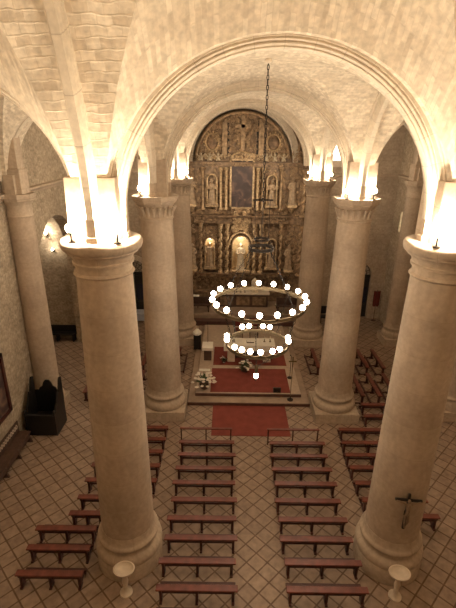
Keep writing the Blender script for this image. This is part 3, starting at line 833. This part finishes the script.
# attic centre relief and rim
m = MB()
m.box(-.12,.12,-.2,0,az(10.7),az(12.7)); m.box(-.5,.5,-.2,0,az(12.0),az(12.2))
for i in range(60):
    rnd = random.Random(300+i); a = rnd.uniform(0,2*PI); q = rnd.uniform(.1,.75); m.scroll(q*.8*cos(a), -.16, az(11.65)+q*1.25*sin(a), rnd.uniform(.07,.14), rnd.uniform(0,6), w=.035)
m.build('crest_relief', M['gold'], R_)
m = MB(); m.tube([(3.0*cos(a), -.06, az(ZS)+3.0*sin(a)) for a in [.1+(PI-.2)*i/40 for i in range(41)]], .09, 8); m.build('arched_rim', M['gold'], R_)
# painting, frame
m = MB(); m.box(-.68,.68,-.12,-.08,az(7.12),az(10.05)); m.build('painting', painting_mat('dark_canvas', 3.1), R_)
m = MB()
for xa, xb, za, zb in ((-.8,-.68,7.0,10.15),(.68,.8,7.0,10.15),(-.8,.8,7.0,7.12),(-.8,.8,10.05,10.18)): m.box(xa, xb, -.18, -.04, az(za), az(zb))
m.tube([(.74*cos(a), -.12, az(10.15)+.42*sin(a)) for a in [PI*i/14 for i in range(15)]], .06, 6)
m.build('painting_frame', M['gold2'], R_)
# central lit niche, arched
def niche(x, z0, w, h, dep, lit):
    m = MB(); r = w/2; n = 12; zs = az(z0)+h-r
    ring = [(x-r, az(z0))]+[(x+r*cos(a), zs+r*sin(a)) for a in [PI-PI*i/n for i in range(n+1)]]+[(x+r, az(z0))]
    b = len(m.v); m.v += [(p[0], -dep-.03, p[1]) for p in ring]+[(x+(p[0]-x)*.9, -.02, az(z0)+(p[1]-az(z0))*.97) for p in ring]; k = len(ring)
    for i in range(k-1): m.face([b+i, b+i+1, b+k+i+1, b+k+i], True)
    m.face([b+k+i for i in range(k)])
    o = m.build('niche', M['niche' if lit else 'gold3'], R_)  # lit niches get a brighter gilding, lamp light put into the colour
    m = MB(); m.tube([(p[0], -dep-.04, p[1]) for p in ring], .06, 6); m.build('niche_surround', M['gold2'], R_)
    m = MB(); m.bbox(x-r-.12, x+r+.12, -dep-.2, 0, az(z0)-.14, az(z0), c=.02); m.build('niche_shelf', M['gold2'], R_)
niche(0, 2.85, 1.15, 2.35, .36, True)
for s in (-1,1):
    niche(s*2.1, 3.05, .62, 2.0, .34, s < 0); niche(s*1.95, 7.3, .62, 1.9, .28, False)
    for i in range(2): pass
m = MB(); 
for i in range(30):
    a = PI*i/29; m.ball((.78*cos(a), -.42, az(4.65)+.85*sin(a)), .075, 6, 4)
m.build('niche_garland', M['gold2'], R_)
m = MB()
for i in range(40):
    rnd = random.Random(700+i); m.scroll(rnd.uniform(-.55,.55), -.46, az(rnd.uniform(5.55,7.0)), rnd.uniform(.08,.18), rnd.uniform(0,6), w=.045)
m.build('central_crest', M['gold2'], R_)

# statues
def statue_mesh(seed, H=1.6, arms='pray'):
    m = MB(); rnd = random.Random(seed); ph = rnd.uniform(0,6)
    k = H/1.6
    prof = [(.26,0),(.27,.04),(.235,.25),(.20,.55),(.175,.80),(.165,.92),(.19,1.08),(.215,1.22),(.20,1.30),(.10,1.36),(.055,1.39),(.05,1.42)]
    m.lathe([(r*k, z*k) for r, z in prof], n=28, sy=.72, fl=lambda a, z: (.09*sin(7*a+ph)+.05*sin(3*a+ph*2)) if z < 1.0*k else 0)
    hd = (0, -.01*k, 1.50*k)
    m.ball(hd, .095*k, 14, 9, sx=.85, sy=.98, sz=1.2)
    m.ball((0, -.10*k, 1.485*k), .018*k, 6, 4, sz=1.5)                     # nose
    m.ball((0, .03*k, 1.53*k), .105*k, 12, 7, sx=.95, sy=.85, sz=1.15)     # hair
    for s in (-1,1):
        if arms == 'pray': pts = [(s*.19*k,0,1.25*k),(s*.25*k,-.04*k,1.0*k),(s*.10*k,-.2*k,.98*k),(s*.02*k,-.23*k,1.1*k)]
        elif arms == 'bless' and s > 0: pts = [(s*.19*k,0,1.25*k),(s*.28*k,-.06*k,1.05*k),(s*.27*k,-.18*k,1.25*k),(s*.26*k,-.2*k,1.38*k)]
        else: pts = [(s*.19*k,0,1.25*k),(s*.27*k,-.03*k,1.0*k),(s*.2*k,-.17*k,.88*k),(s*.12*k,-.22*k,.92*k)]
        m.tube(pts, [.075*k,.07*k,.05*k,.03*k], n=8)
    m.bbox(-.28*k,.28*k,-.22*k,.22*k,-.08*k,0,c=.01)
    return m
def statue(x, y, z, H, mat, label, seed, arms='pray'):
    o = statue_mesh(seed, H, arms).build('saint_statue', M[mat], None, (x, y, z+.08*H/1.6))
    return tag(o, label, 'statue', 'figures of the altarpiece')
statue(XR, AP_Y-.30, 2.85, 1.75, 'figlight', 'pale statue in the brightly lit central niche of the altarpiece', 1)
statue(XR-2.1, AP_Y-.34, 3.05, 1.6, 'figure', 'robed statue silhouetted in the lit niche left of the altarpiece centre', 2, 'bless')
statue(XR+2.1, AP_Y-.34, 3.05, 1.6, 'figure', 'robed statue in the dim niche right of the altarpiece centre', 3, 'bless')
statue(XR-1.95, AP_Y-.32, 7.3, 1.5, 'figure', 'robed statue in the upper tier left of the dark painting', 4)
statue(XR+1.95, AP_Y-.32, 7.3, 1.5, 'figure', 'robed statue in the upper tier right of the dark painting', 5)
# corbelled statues on the wings
for s, nm in ((-1,'left'),(1,'right')):
    for z, tier, sd in ((2.95,'lower',6),(7.35,'upper',8)):
        m = MB(); m.bbox(s*3.3-.32, s*3.3+.32, -.72, -.1, az(z)-.16, az(z), c=.03); m.lathe([(.02,-.55),(.12,-.45),(.26,-.16)], s*3.3, -.42, az(z), n=10); m.build('statue_bracket', M['gold2'], R_)
        statue(XR+s*3.3, AP_Y-.42, z, 1.62, 'figure', 'robed statue on a bracket at the outer %s of the altarpiece, %s tier' % (nm, tier), sd+s, 'bless' if s > 0 else 'pray')
# small cherubs on the frieze
for i, x in enumerate([-2.65,-2.1,-1.55,1.5,2.05,2.6]):
    m = MB(); m.ball((0,0,.16), .12, 10, 6, sz=1.3); m.ball((0,-.02,.40), .085, 10, 6)
    for s in (-1,1):
        m.tube([(s*.08,0,.25),(s*.2,-.06,.3),(s*.26,-.08,.42)], [.04,.035,.025], 6); m.tube([(s*.06,0,.08),(s*.1,-.12,.06),(s*.1,-.14,0)], [.05,.045,.03], 6)
    o = m.build('cherub', M['cherub'], None, (XR+x, AP_Y-.36, 10.05)); tag(o, 'small pale cherub on the ledge under the arched top, %s' % ['far left','second from left','third from left','third from right','second from right','far right'][i], 'statue', 'cherubs on the upper ledge')

# ------------------------------------------------------------------ chandelier
CX, CY = 0.0, 13.0
T = thing('chandelier', 'large wrought iron two-ring chandelier with glowing globe bulbs', 'chandelier', (CX, CY, 13.4))
def cz(z): return z-13.4
def ringm(r, z, h, th):
    m = MB(); m.lathe([(r-th,cz(z)-h/2),(r,cz(z)-h/2),(r,cz(z)+h/2),(r-th,cz(z)+h/2),(r-th,cz(z)-h/2)], n=72, caps=False)
    for zz in (-h/2, h/2): m.tube([(r*cos(a), r*sin(a), cz(z)+zz) for a in [2*PI*i/72 for i in range(72)]], .018, 6, closed=True)
    return m
ringm(1.50, 6.52, .09, .03).build('large_ring', M['brass'], T)
ringm(1.02, 5.10, .09, .03).build('small_ring', M['brass'], T)
ringm(.38, 8.33, .07, .05).build('crown_ring', M['iron'], T)
ringm(.22, 8.60, .03, .02).build('crown_ring', M['iron'], T)
m = MB(); m.ball((0,0,-.03), .10, 12, 6, sz=.7); m.build('ceiling_hook', M['marble'], T)
def chain(p, q, name='chain', r=.014, link=.09, mat='iron'):
    m = MB(); p, q = Vector(p), Vector(q); d = q-p; n = max(2, int(d.length/link)); d.normalize()
    u = d.cross(Vector((.3,.8,.1))).normalized(); w = d.cross(u)
    for i in range(n):
        c = p+(q-p)*((i+.5)/n); e = u if i % 2 else w; hl = (q-p).length/n*.62
        m.tube([tuple(c+d*hl*cos(a)+e*.028*sin(a)) for a in [2*PI*k/8 for k in range(8)]], r*.55, 4, closed=True)
    m.build(name, M[mat], T)
chain((0,0,cz(13.40)), (0,0,cz(9.77)), link=.12, r=.022)
m = MB(); m.tube([(-.30,0,cz(9.77)),(.30,0,cz(9.77))], .025, 8); m.tube([(0,-.30,cz(9.77)),(0,.30,cz(9.77))], .025, 8); m.ball((0,0,cz(9.77)), .06, 10, 6); m.build('crossbar', M['iron'], T)
for i in range(4):
    a = i*PI/2; c_, s_ = cos(a), sin(a)
    m = MB(); m.tube([(.21*c_,.21*s_,cz(9.77)),(.21*c_,.21*s_,cz(8.60)),(.36*c_,.36*s_,cz(8.33))], .011, 6); m.build('cage_rod', M['iron'], T)
for i in range(4):
    a = PI/4+i*PI/2; c_, s_ = cos(a), sin(a)
    chain((.37*c_,.37*s_,cz(8.30)), (1.49*c_,1.49*s_,cz(6.57)), link=.11)
    chain((1.49*c_,1.49*s_,cz(6.47)), (1.01*c_,1.01*s_,cz(5.15)), link=.11)
for i in range(3):
    a = PI/2+i*2*PI/3; chain((1.0*cos(a),1.0*sin(a),cz(5.06)), (.02*cos(a),.02*sin(a),cz(4.25)), r=.01)
m = MB(); m.lathe([(.02,cz(4.30)),(.05,cz(4.25)),(.06,cz(4.05)),(.05,cz(3.98))], n=14); m.build('pendant_socket', M['brass'], T)
cupme = bulbme = None
def bulb(x, y, z, r=.098):
    global cupme, bulbme
    if cupme is None:
        m = MB(); m.lathe([(.015,-.20),(.03,-.15),(.03,-.13),(.065,-.12),(.07,-.08),(.05,-.085)], n=12, caps=False)
        o = m.build('candle_cup', M['brass'], T); cupme = o.data
        m = MB(); m.ball((0,0,0), .086, 14, 9); b = m.build('bulb', M['bulb'], o); bulbme = b.data
    else:
        o = bpy.data.objects.new('candle_cup', cupme); C.objects.link(o); o.parent = T
        b = bpy.data.objects.new('bulb', bulbme); C.objects.link(b); b.parent = o
    o.location = (x,y,z)
for i in range(18):
    a = 2*PI*(i+.35)/18; bulb(1.50*cos(a), 1.50*sin(a), cz(6.52)+.2)
for d in (104,118,62,76,172,188,4,-12,222,238,254,272,294,310):
    a = math.radians(d); bulb(1.02*cos(a), 1.02*sin(a), cz(5.10)+.2)
bulb(0,0,cz(3.88))
m = MB()
for i in range(12):
    a = 2*PI*i/12+.1; p = (1.02*cos(a), 1.02*sin(a)); m.tube([(p[0],p[1],cz(5.1)),(p[0],p[1],cz(5.28))], .012, 5); m.ball((p[0],p[1],cz(5.30)), .022, 6, 4)
m.build('finials', M['brass'], T)

# ------------------------------------------------------------------ crucifix on the right foreground column
t = thing('crucifix', 'dark wooden crucifix hanging on the right foreground column', 'crucifix', (3.66, Y0-.80, 2.0), 0)
t.rotation_euler = (0, 0, math.radians(-6))
m = MB(); m.box(-.03,.03,-.03,.02,0,1.15); m.build('upright', M['dark'], t)
m = MB(); m.box(-.33,.33,-.035,.015,.93,.985); m.build('crossbar', M['dark'], t)
m = MB()
m.tube([(0,-.07,.52),(.01,-.085,.66),(0,-.08,.82),(0,-.08,.90)], [.045,.048,.065,.03], 10)
m.ball((.0,-.09,.965), .042, 12, 8, sz=1.25); m.ball((.0,-.075,.975), .045, 10, 6, sz=1.2)
for s in (-1,1):
    m.tube([(s*.05,-.08,.88),(s*.16,-.065,.92),(s*.29,-.05,.955)], [.026,.02,.014], 8)
    for q in range(4): m.tube([(s*.29,-.05,.955),(s*(.33),-.05-.004*q,.945+.009*q)], .005, 5)
    m.tube([(s*.03,-.07,.54),(s*.045,-.12,.36),(s*.015,-.06,.16),(s*.01,-.09,.10)], [.038,.03,.02,.014], 8)
m.build('corpus', M['corpus'], t)
m = MB(); m.box(-.008,.008,.015,.12,.5,.53); m.box(-.05,.05,.0,.015,.45,.58); m.build('wall_bracket', M['iron'], t)

# ------------------------------------------------------------------ stoups
def stoup(x, y, label):
    t = thing('holy_water_stoup', label, 'basin', (x,y,0), 0, 'holy water stoups')
    m = MB(); m.lathe([(.17,0),(.17,.05),(.13,.08),(.07,.14),(.06,.3),(.085,.45),(.06,.6),(.07,.72),(.13,.78)], n=24); m.build('pedestal', M['marble'], t)
    m = MB(); m.lathe([(.10,.76),(.19,.79),(.265,.85),(.285,.91),(.25,.91),(.22,.87),(.15,.83),(.0,.81)], n=32, sy=.8, caps=False); m.build('basin', M['marble'], t)
    return t
stoup(-3.62, 8.12, 'pale marble holy water stoup at the foot of the near left column')
stoup(3.60, 8.12, 'pale marble holy water stoup at the foot of the crucifix column')

# ------------------------------------------------------------------ left wall: painting, bench, confessional
t = thing('wall_painting', 'large dark framed painting on the left stone wall', 'painting', (-WX+.02, 12.75, 1.65))
m = MB(); m.box(0,.05,-1.15,1.15,.1,2.3); m.build('canvas', painting_mat('old_canvas', 8.0), t)
m = MB()
for ya, yb, za, zb in ((-1.28,-1.13,0,2.42),(1.13,1.28,0,2.42),(-1.28,1.28,0,.14),(-1.28,1.28,2.28,2.42)): m.box(0,.11,ya,yb,za,zb)
m.build('frame', M['pewdark'], t)
t = thing('wall_bench', 'long dark wooden bench with a carved back along the left wall', 'bench', (-WX+.02, 11.4, 0))
m = MB(); m.bbox(0,.05,-3.1,2.9,.1,.95,c=.01); m.build('backrest', M['brown'], t)
m = MB(); m.bbox(.05,.5,-3.1,2.9,.42,.47,c=.01); m.box(.42,.46,-3.05,2.85,.2,.42); m.build('seat', M['brown'], t)
for i in range(7):
    y = -3.0+i*.97
    m = MB(); m.prism([(.02,0),(.55,0),(.50,.12),(.44,.3),(.5,.42),(.02,.42)], y-.035, y+.035, 'y'); m.build('leg', M['brown'], t)
m = MB()
for i in range(40):
    y = -2.95+i*.145; m.tube([(.07, y+.05*cos(a), .78+.09*sin(a)) for a in [2*PI*k/8 for k in range(8)]], .014, 5, closed=True)
m.build('carved_back_pattern', M['marble'], t)
# open confessional
t = thing('confessional', 'black open carved wooden confessional against the engaged left wall column', 'confessional', (-8.48, 15.12, 0), -PI/2)
def sidepanel(y0):
    m = MB(); pts = [(-.55,0),(.5,0),(.55,.1),(.55,1.02),(.50,1.12),(.44,1.02),(.40,1.05),(.30,1.2),(.16,1.32),(.02,1.62),(-.06,1.72),(-.16,1.66),(-.22,1.85),(-.34,2.12),(-.42,2.2),(-.50,2.12),(-.55,2.14)]
    b = len(m.v); n_ = len(pts)
    for d in (y0-.03, y0+.03):
        for a, z in pts: m.v.append((a, d, z))
    m.face([b+i for i in range(n_)]); m.face([b+2*n_-1-i for i in range(n_)])
    for i in range(n_): j = (i+1) % n_; m.face([b+j,b+i,b+n_+i,b+n_+j])
    return m
sidepanel(-.58).build('side_panel', M['dark'], t); sidepanel(.58).build('side_panel', M['dark'], t)
m = MB(); m.box(-.58,-.52,-.58,.58,0,1.5); m.prism([(-.40,1.45),(.40,1.45),(.34,1.62),(.22,1.70),(.16,1.88),(.08,1.98),(-.08,1.98),(-.16,1.88),(-.22,1.70),(-.34,1.62)], -.575, -.525, 'x'); m.build('back_panel', M['dark'], t)
m = MB(); m.bbox(-.52,.0,-.55,.55,.42,.48); m.box(-.04,0,-.55,.55,0,.42); m.build('seat', M['dark'], t)
m = MB(); m.box(.48,.54,-.55,.55,.04,.95); m.bbox(.44,.58,-.55,.55,.95,1.0,c=.01); m.build('front_door', M['dark'], t)
for s in (-1,1):
    m = MB(); m.ball((.50,s*.58,1.16), .055, 10, 6); m.build('finial', M['dark'], t)
m = MB(); m.bbox(-.3,.3,-.80,-.63,.15,.2); m.box(-.28,-.24,-.78,-.65,0,.15); m.box(.24,.28,-.78,-.65,0,.15); m.build('kneeler', M['dark'], t)

# ------------------------------------------------------------------ side chapel
t = thing('chapel_bench', 'low black bench along the base of the side chapel wall', 'bench', (-11.1, 23.45, 0))
m = MB(); m.bbox(-1.15,1.1,-.22,.22,.42,.5); m.build('seat', M['dark'], t)
m = MB(); m.box(-1.15,1.1,.2,.26,.5,.9); m.build('backrest', M['dark'], t)
for x in (-1.0,0,.95):
    m = MB(); m.box(x-.04,x+.04,-.2,.2,0,.42); m.build('leg', M['dark'], t)
def wall_lamp(x, y, z, label, p, up=True):
    t = thing('wall_lamp', label, 'lamp', (x,y,z), 0, 'wall lamps of the side chapel')
    m = MB(); m.box(-.04,.04,-.04,.0,-.05,.05); m.tube([(0,-.04,0),(0,-.15,.0),(0,-.2,.05)], .012, 6); m.build('bracket', M['iron'], t)
    m = MB(); m.ball((0,-.2,.12), .07, 12, 8); m.build('bulb', M['wbulb'], t)
    L = bpy.data.lights.new('lamp_glow', 'POINT'); L.energy = p; L.color = (1,.83,.605); L.shadow_soft_size = .05
    o = bpy.data.objects.new('lamp_glow', L); o.location = (x, y-.34, z+.2); C.objects.link(o)
wall_lamp(-11.05, 23.78, 6.3, 'bright wall lamp high inside the arched side chapel', 60)
wall_lamp(-10.8, 23.78, 5.4, 'small wall lamp lower inside the arched side chapel', 12)

# ------------------------------------------------------------------ end doors, windows
def end_door(cx, nm, n):
    t = bpy.data.objects.new('door_%d' % n, None); C.objects.link(t); t.location = (cx, YE+.3, 0); t['kind'] = 'structure'
    m = MB(); n_ = 20; ro, ri = (1.24,.93)
    for i in range(n_):
        a0 = PI*i/n_; a1 = PI*(i+.92)/n_; b = len(m.v)
        for y in (-.36,-.28):
            for r, a in ((ri,a0),(ro,a0),(ro,a1),(ri,a1)): m.v.append((r*cos(a), y, 3.0+r*sin(a)))
        for f_ in ((0,1,2,3),(7,6,5,4),(0,4,5,1),(1,5,6,2),(2,6,7,3),(3,7,4,0)): m.face([b+q for q in f_])
    m.build('stone_voussoirs', M['marble' if n == 1 else 'plaster'], t)
    m = MB(); pts = [(.88*cos(PI*i/16), 3.02+.86*sin(PI*i/16)) for i in range(17)]; m.prism(pts, .0, .03, 'y'); m.build('fanlight', M['fan'], t)
    m = MB()
    for i in range(1, 8): a = PI*i/8; m.tube([(.1*cos(a),-.03,3.02+.1*sin(a)),(.87*cos(a),-.03,3.02+.87*sin(a))], .016, 5)
    for r in (.35,.62,.86): m.tube([(r*cos(PI*i/16),-.03,3.02+r*sin(PI*i/16)) for i in range(17)], .02, 5)
    m.build('iron_grille', M['iron'], t)
    m = MB(); m.box(-.9,.9,-.06,.06,2.86,3.02); m.build('transom', M['dark'], t)
    for s in (-1,1):
        d = MB(); d.box(s*.01,s*.89,-.02,.04,0,2.86); d.box(s*.06,s*.84,-.04,-.02,.2,.9); d.box(s*.06,s*.84,-.04,-.02,2.3,2.75); o = d.build('door_leaf', M['dark'], t)
        g = MB(); g.box(s*.12,s*.78,-.045,-.035,1.05,2.15); g.build('glass_panel', M['doorglass'], o)
        g = MB(); g.tube([(s*.08,-.07,1.0),(s*.08,-.07,1.2)], .015, 6); g.build('door_handle', M['brass'], o)
end_door(-7.3,'left',1); end_door(7.55,'right',2)
def window(n, cx, y, z0, r, zs, axis='x'):
    t = bpy.data.objects.new('window_%d' % n, None); C.objects.link(t); t['kind'] = 'structure'
    t.location = (cx, y, 0) 
    if axis == 'y': t.rotation_euler = (0,0,-PI/2)
    pts = [(-r,z0)]+[(r*cos(PI-PI*i/12), zs+r*sin(PI-PI*i/12)) for i in range(13)]+[(r,z0)]
    m = MB(); m.prism(pts, .0, .02, 'y'); m.build('window_pane', M['pane'], t)
    m = MB(); m.tube([(p[0]*.97,-.02,p[1]) for p in pts], .02, 5); m.tube([(0,-.02,z0),(0,-.02,zs+r)], .012, 5)
    m.build('window_frame', M['dark'], t)
window(1, 5.35, YE+.45, 10.2, .41, 11.4)
window(2, WX+.4, 26.15, 6.2, .235, 7.2, 'y')
m = MB(); m.bbox(4.8,5.9,YE-.12,YE+.3,9.85,10.2,c=.03); struct(m.build('window_sill', M['marble']))

t = thing('side_table', 'small table with a pale bluish cloth before the far left door', 'table', (-7.0, 26.3, 0))
m = MB(); m.bbox(-.7,.7,-.35,.35,.7,.75,c=.01); m.build('tabletop', M['brown'], t)
for sx in (-1,1):
    for sy in (-1,1):
        m = MB(); m.box(sx*.62-.03,sx*.62+.03,sy*.28-.03,sy*.28+.03,0,.7); m.build('leg', M['brown'], t)
m = MB(); m.box(-.72,.72,-.37,.37,.75,.76); m.box(-.72,.72,-.38,-.37,.25,.76); m.build('cloth', M['bluecloth'], t)
t = thing('processional_banner', 'dark red cloth banner on a pole beside the far right door', 'banner', (8.82, 27.1, 0))
m = MB(); m.lathe([(.16,0),(.16,.03),(.03,.06)], n=14); m.tube([(0,0,.05),(0,0,2.2)], .02, 8); m.build('pole', M['brown'], t)
m = MB(); m.tube([(-.24,0,2.12),(.24,0,2.12)], .015, 6); m.build('crossbar', M['brass'], t)
m = MB(); n_ = 10
for i in range(n_+1):
    x = -.22+.44*i/n_; y = -.03+.02*sin(i*1.5)
    m.v += [(x,y,2.1),(x,y*1.3,1.15-(.12 if i % 5 else 0)),(x,y+.012,2.1),(x,y*1.3+.012,1.15-(.12 if i % 5 else 0))]
for i in range(n_):
    b = i*4; m.face([b,b+4,b+5,b+1], True); m.face([b+2,b+3,b+7,b+6], True); m.face([b+1,b+5,b+7,b+3]); m.face([b,b+2,b+6,b+4])
m.build('cloth', M['redcloth'], t)
chair(5.35, 26.6, 0, 0, 'dark chair standing at the end wall between the two right columns', 'dark', 'dark')
chair(6.05, 26.5, 0, 0, 'dark chair at the end wall next to the far right door', 'dark', 'dark')

# ------------------------------------------------------------------ niche lamps and added fill spots for the altarpiece
def lamp(kind, loc, power, col=(1,.83,.605), size=.1, rot=None, cone=None, name='altar_lamp_and_fill'):
    L = bpy.data.lights.new(name, kind); L.energy = power; L.color = col
    if kind == 'AREA': L.size = size
    else: L.shadow_soft_size = size
    if cone: L.spot_size = math.radians(cone); L.spot_blend = .8
    o = bpy.data.objects.new(name, L); o.location = loc; C.objects.link(o)
    if rot: o.rotation_euler = rot
    return o
def aim(o, p):
    d = Vector(p)-o.location; o.rotation_euler = d.to_track_quat('-Z','Y').to_euler(); return o
lamp('POINT', (XR, AP_Y-.75, 4.9), 28, size=.05)
lamp('POINT', (XR-2.1, AP_Y-.45, 4.85), 10, size=.04)
for s in (-1,1):
    aim(lamp('SPOT', (s*3.3, 24.4, 10.2), 420, size=.15, cone=95), (XR-s*.3, AP_Y, 6.5))  # fill spots without fittings, added to brighten the altarpiece
# bulbs' own light is the chandelier's; soft daylight from the far lancet windows is negligible
def skyworld():
    w = bpy.data.worlds.new('World'); SC.world = w; w.use_nodes = True
    w.node_tree.nodes['Background'].inputs[0].default_value = (.02,.016,.012,1); w.node_tree.nodes['Background'].inputs[1].default_value = 1
skyworld()

# ------------------------------------------------------------------ camera
f_px, pitch, yaw, roll, cxm, H = 434.985, .3678957, .00168086, .0123924, -.966683, 11.50012
cp, sp, cy_, sy_, cr, sr = cos(pitch), sin(pitch), cos(yaw), sin(yaw), cos(roll), sin(roll)
r0 = Vector((cy_, sy_, 0)); f0 = Vector((-sy_, cy_, 0)); zz = Vector((0,0,1))
fw = f0*cp-zz*sp; u0 = f0*sp+zz*cp
rt = r0*cr+u0*sr; up = -r0*sr+u0*cr
cam = bpy.data.cameras.new('Camera'); co = bpy.data.objects.new('Camera', cam); C.objects.link(co)
cam.sensor_fit = 'HORIZONTAL'; cam.sensor_width = 36; cam.lens = 36*f_px/456; cam.clip_end = 200
mat = Matrix.Identity(4)
for i in range(3): mat[i][0] = rt[i]; mat[i][1] = up[i]; mat[i][2] = -fw[i]
mat[0][3], mat[1][3], mat[2][3] = cxm, 0, H
co.matrix_world = mat
SC.camera = co
vs = SC.view_settings; vs.view_transform = 'Standard'; vs.look = 'None'; vs.gamma = 1; vs.use_curve_mapping = False
vs.exposure = 0.0
SC.cycles.max_bounces = 8; SC.cycles.diffuse_bounces = 5; SC.cycles.use_denoising = True
SC.cycles.sample_clamp_indirect = 6
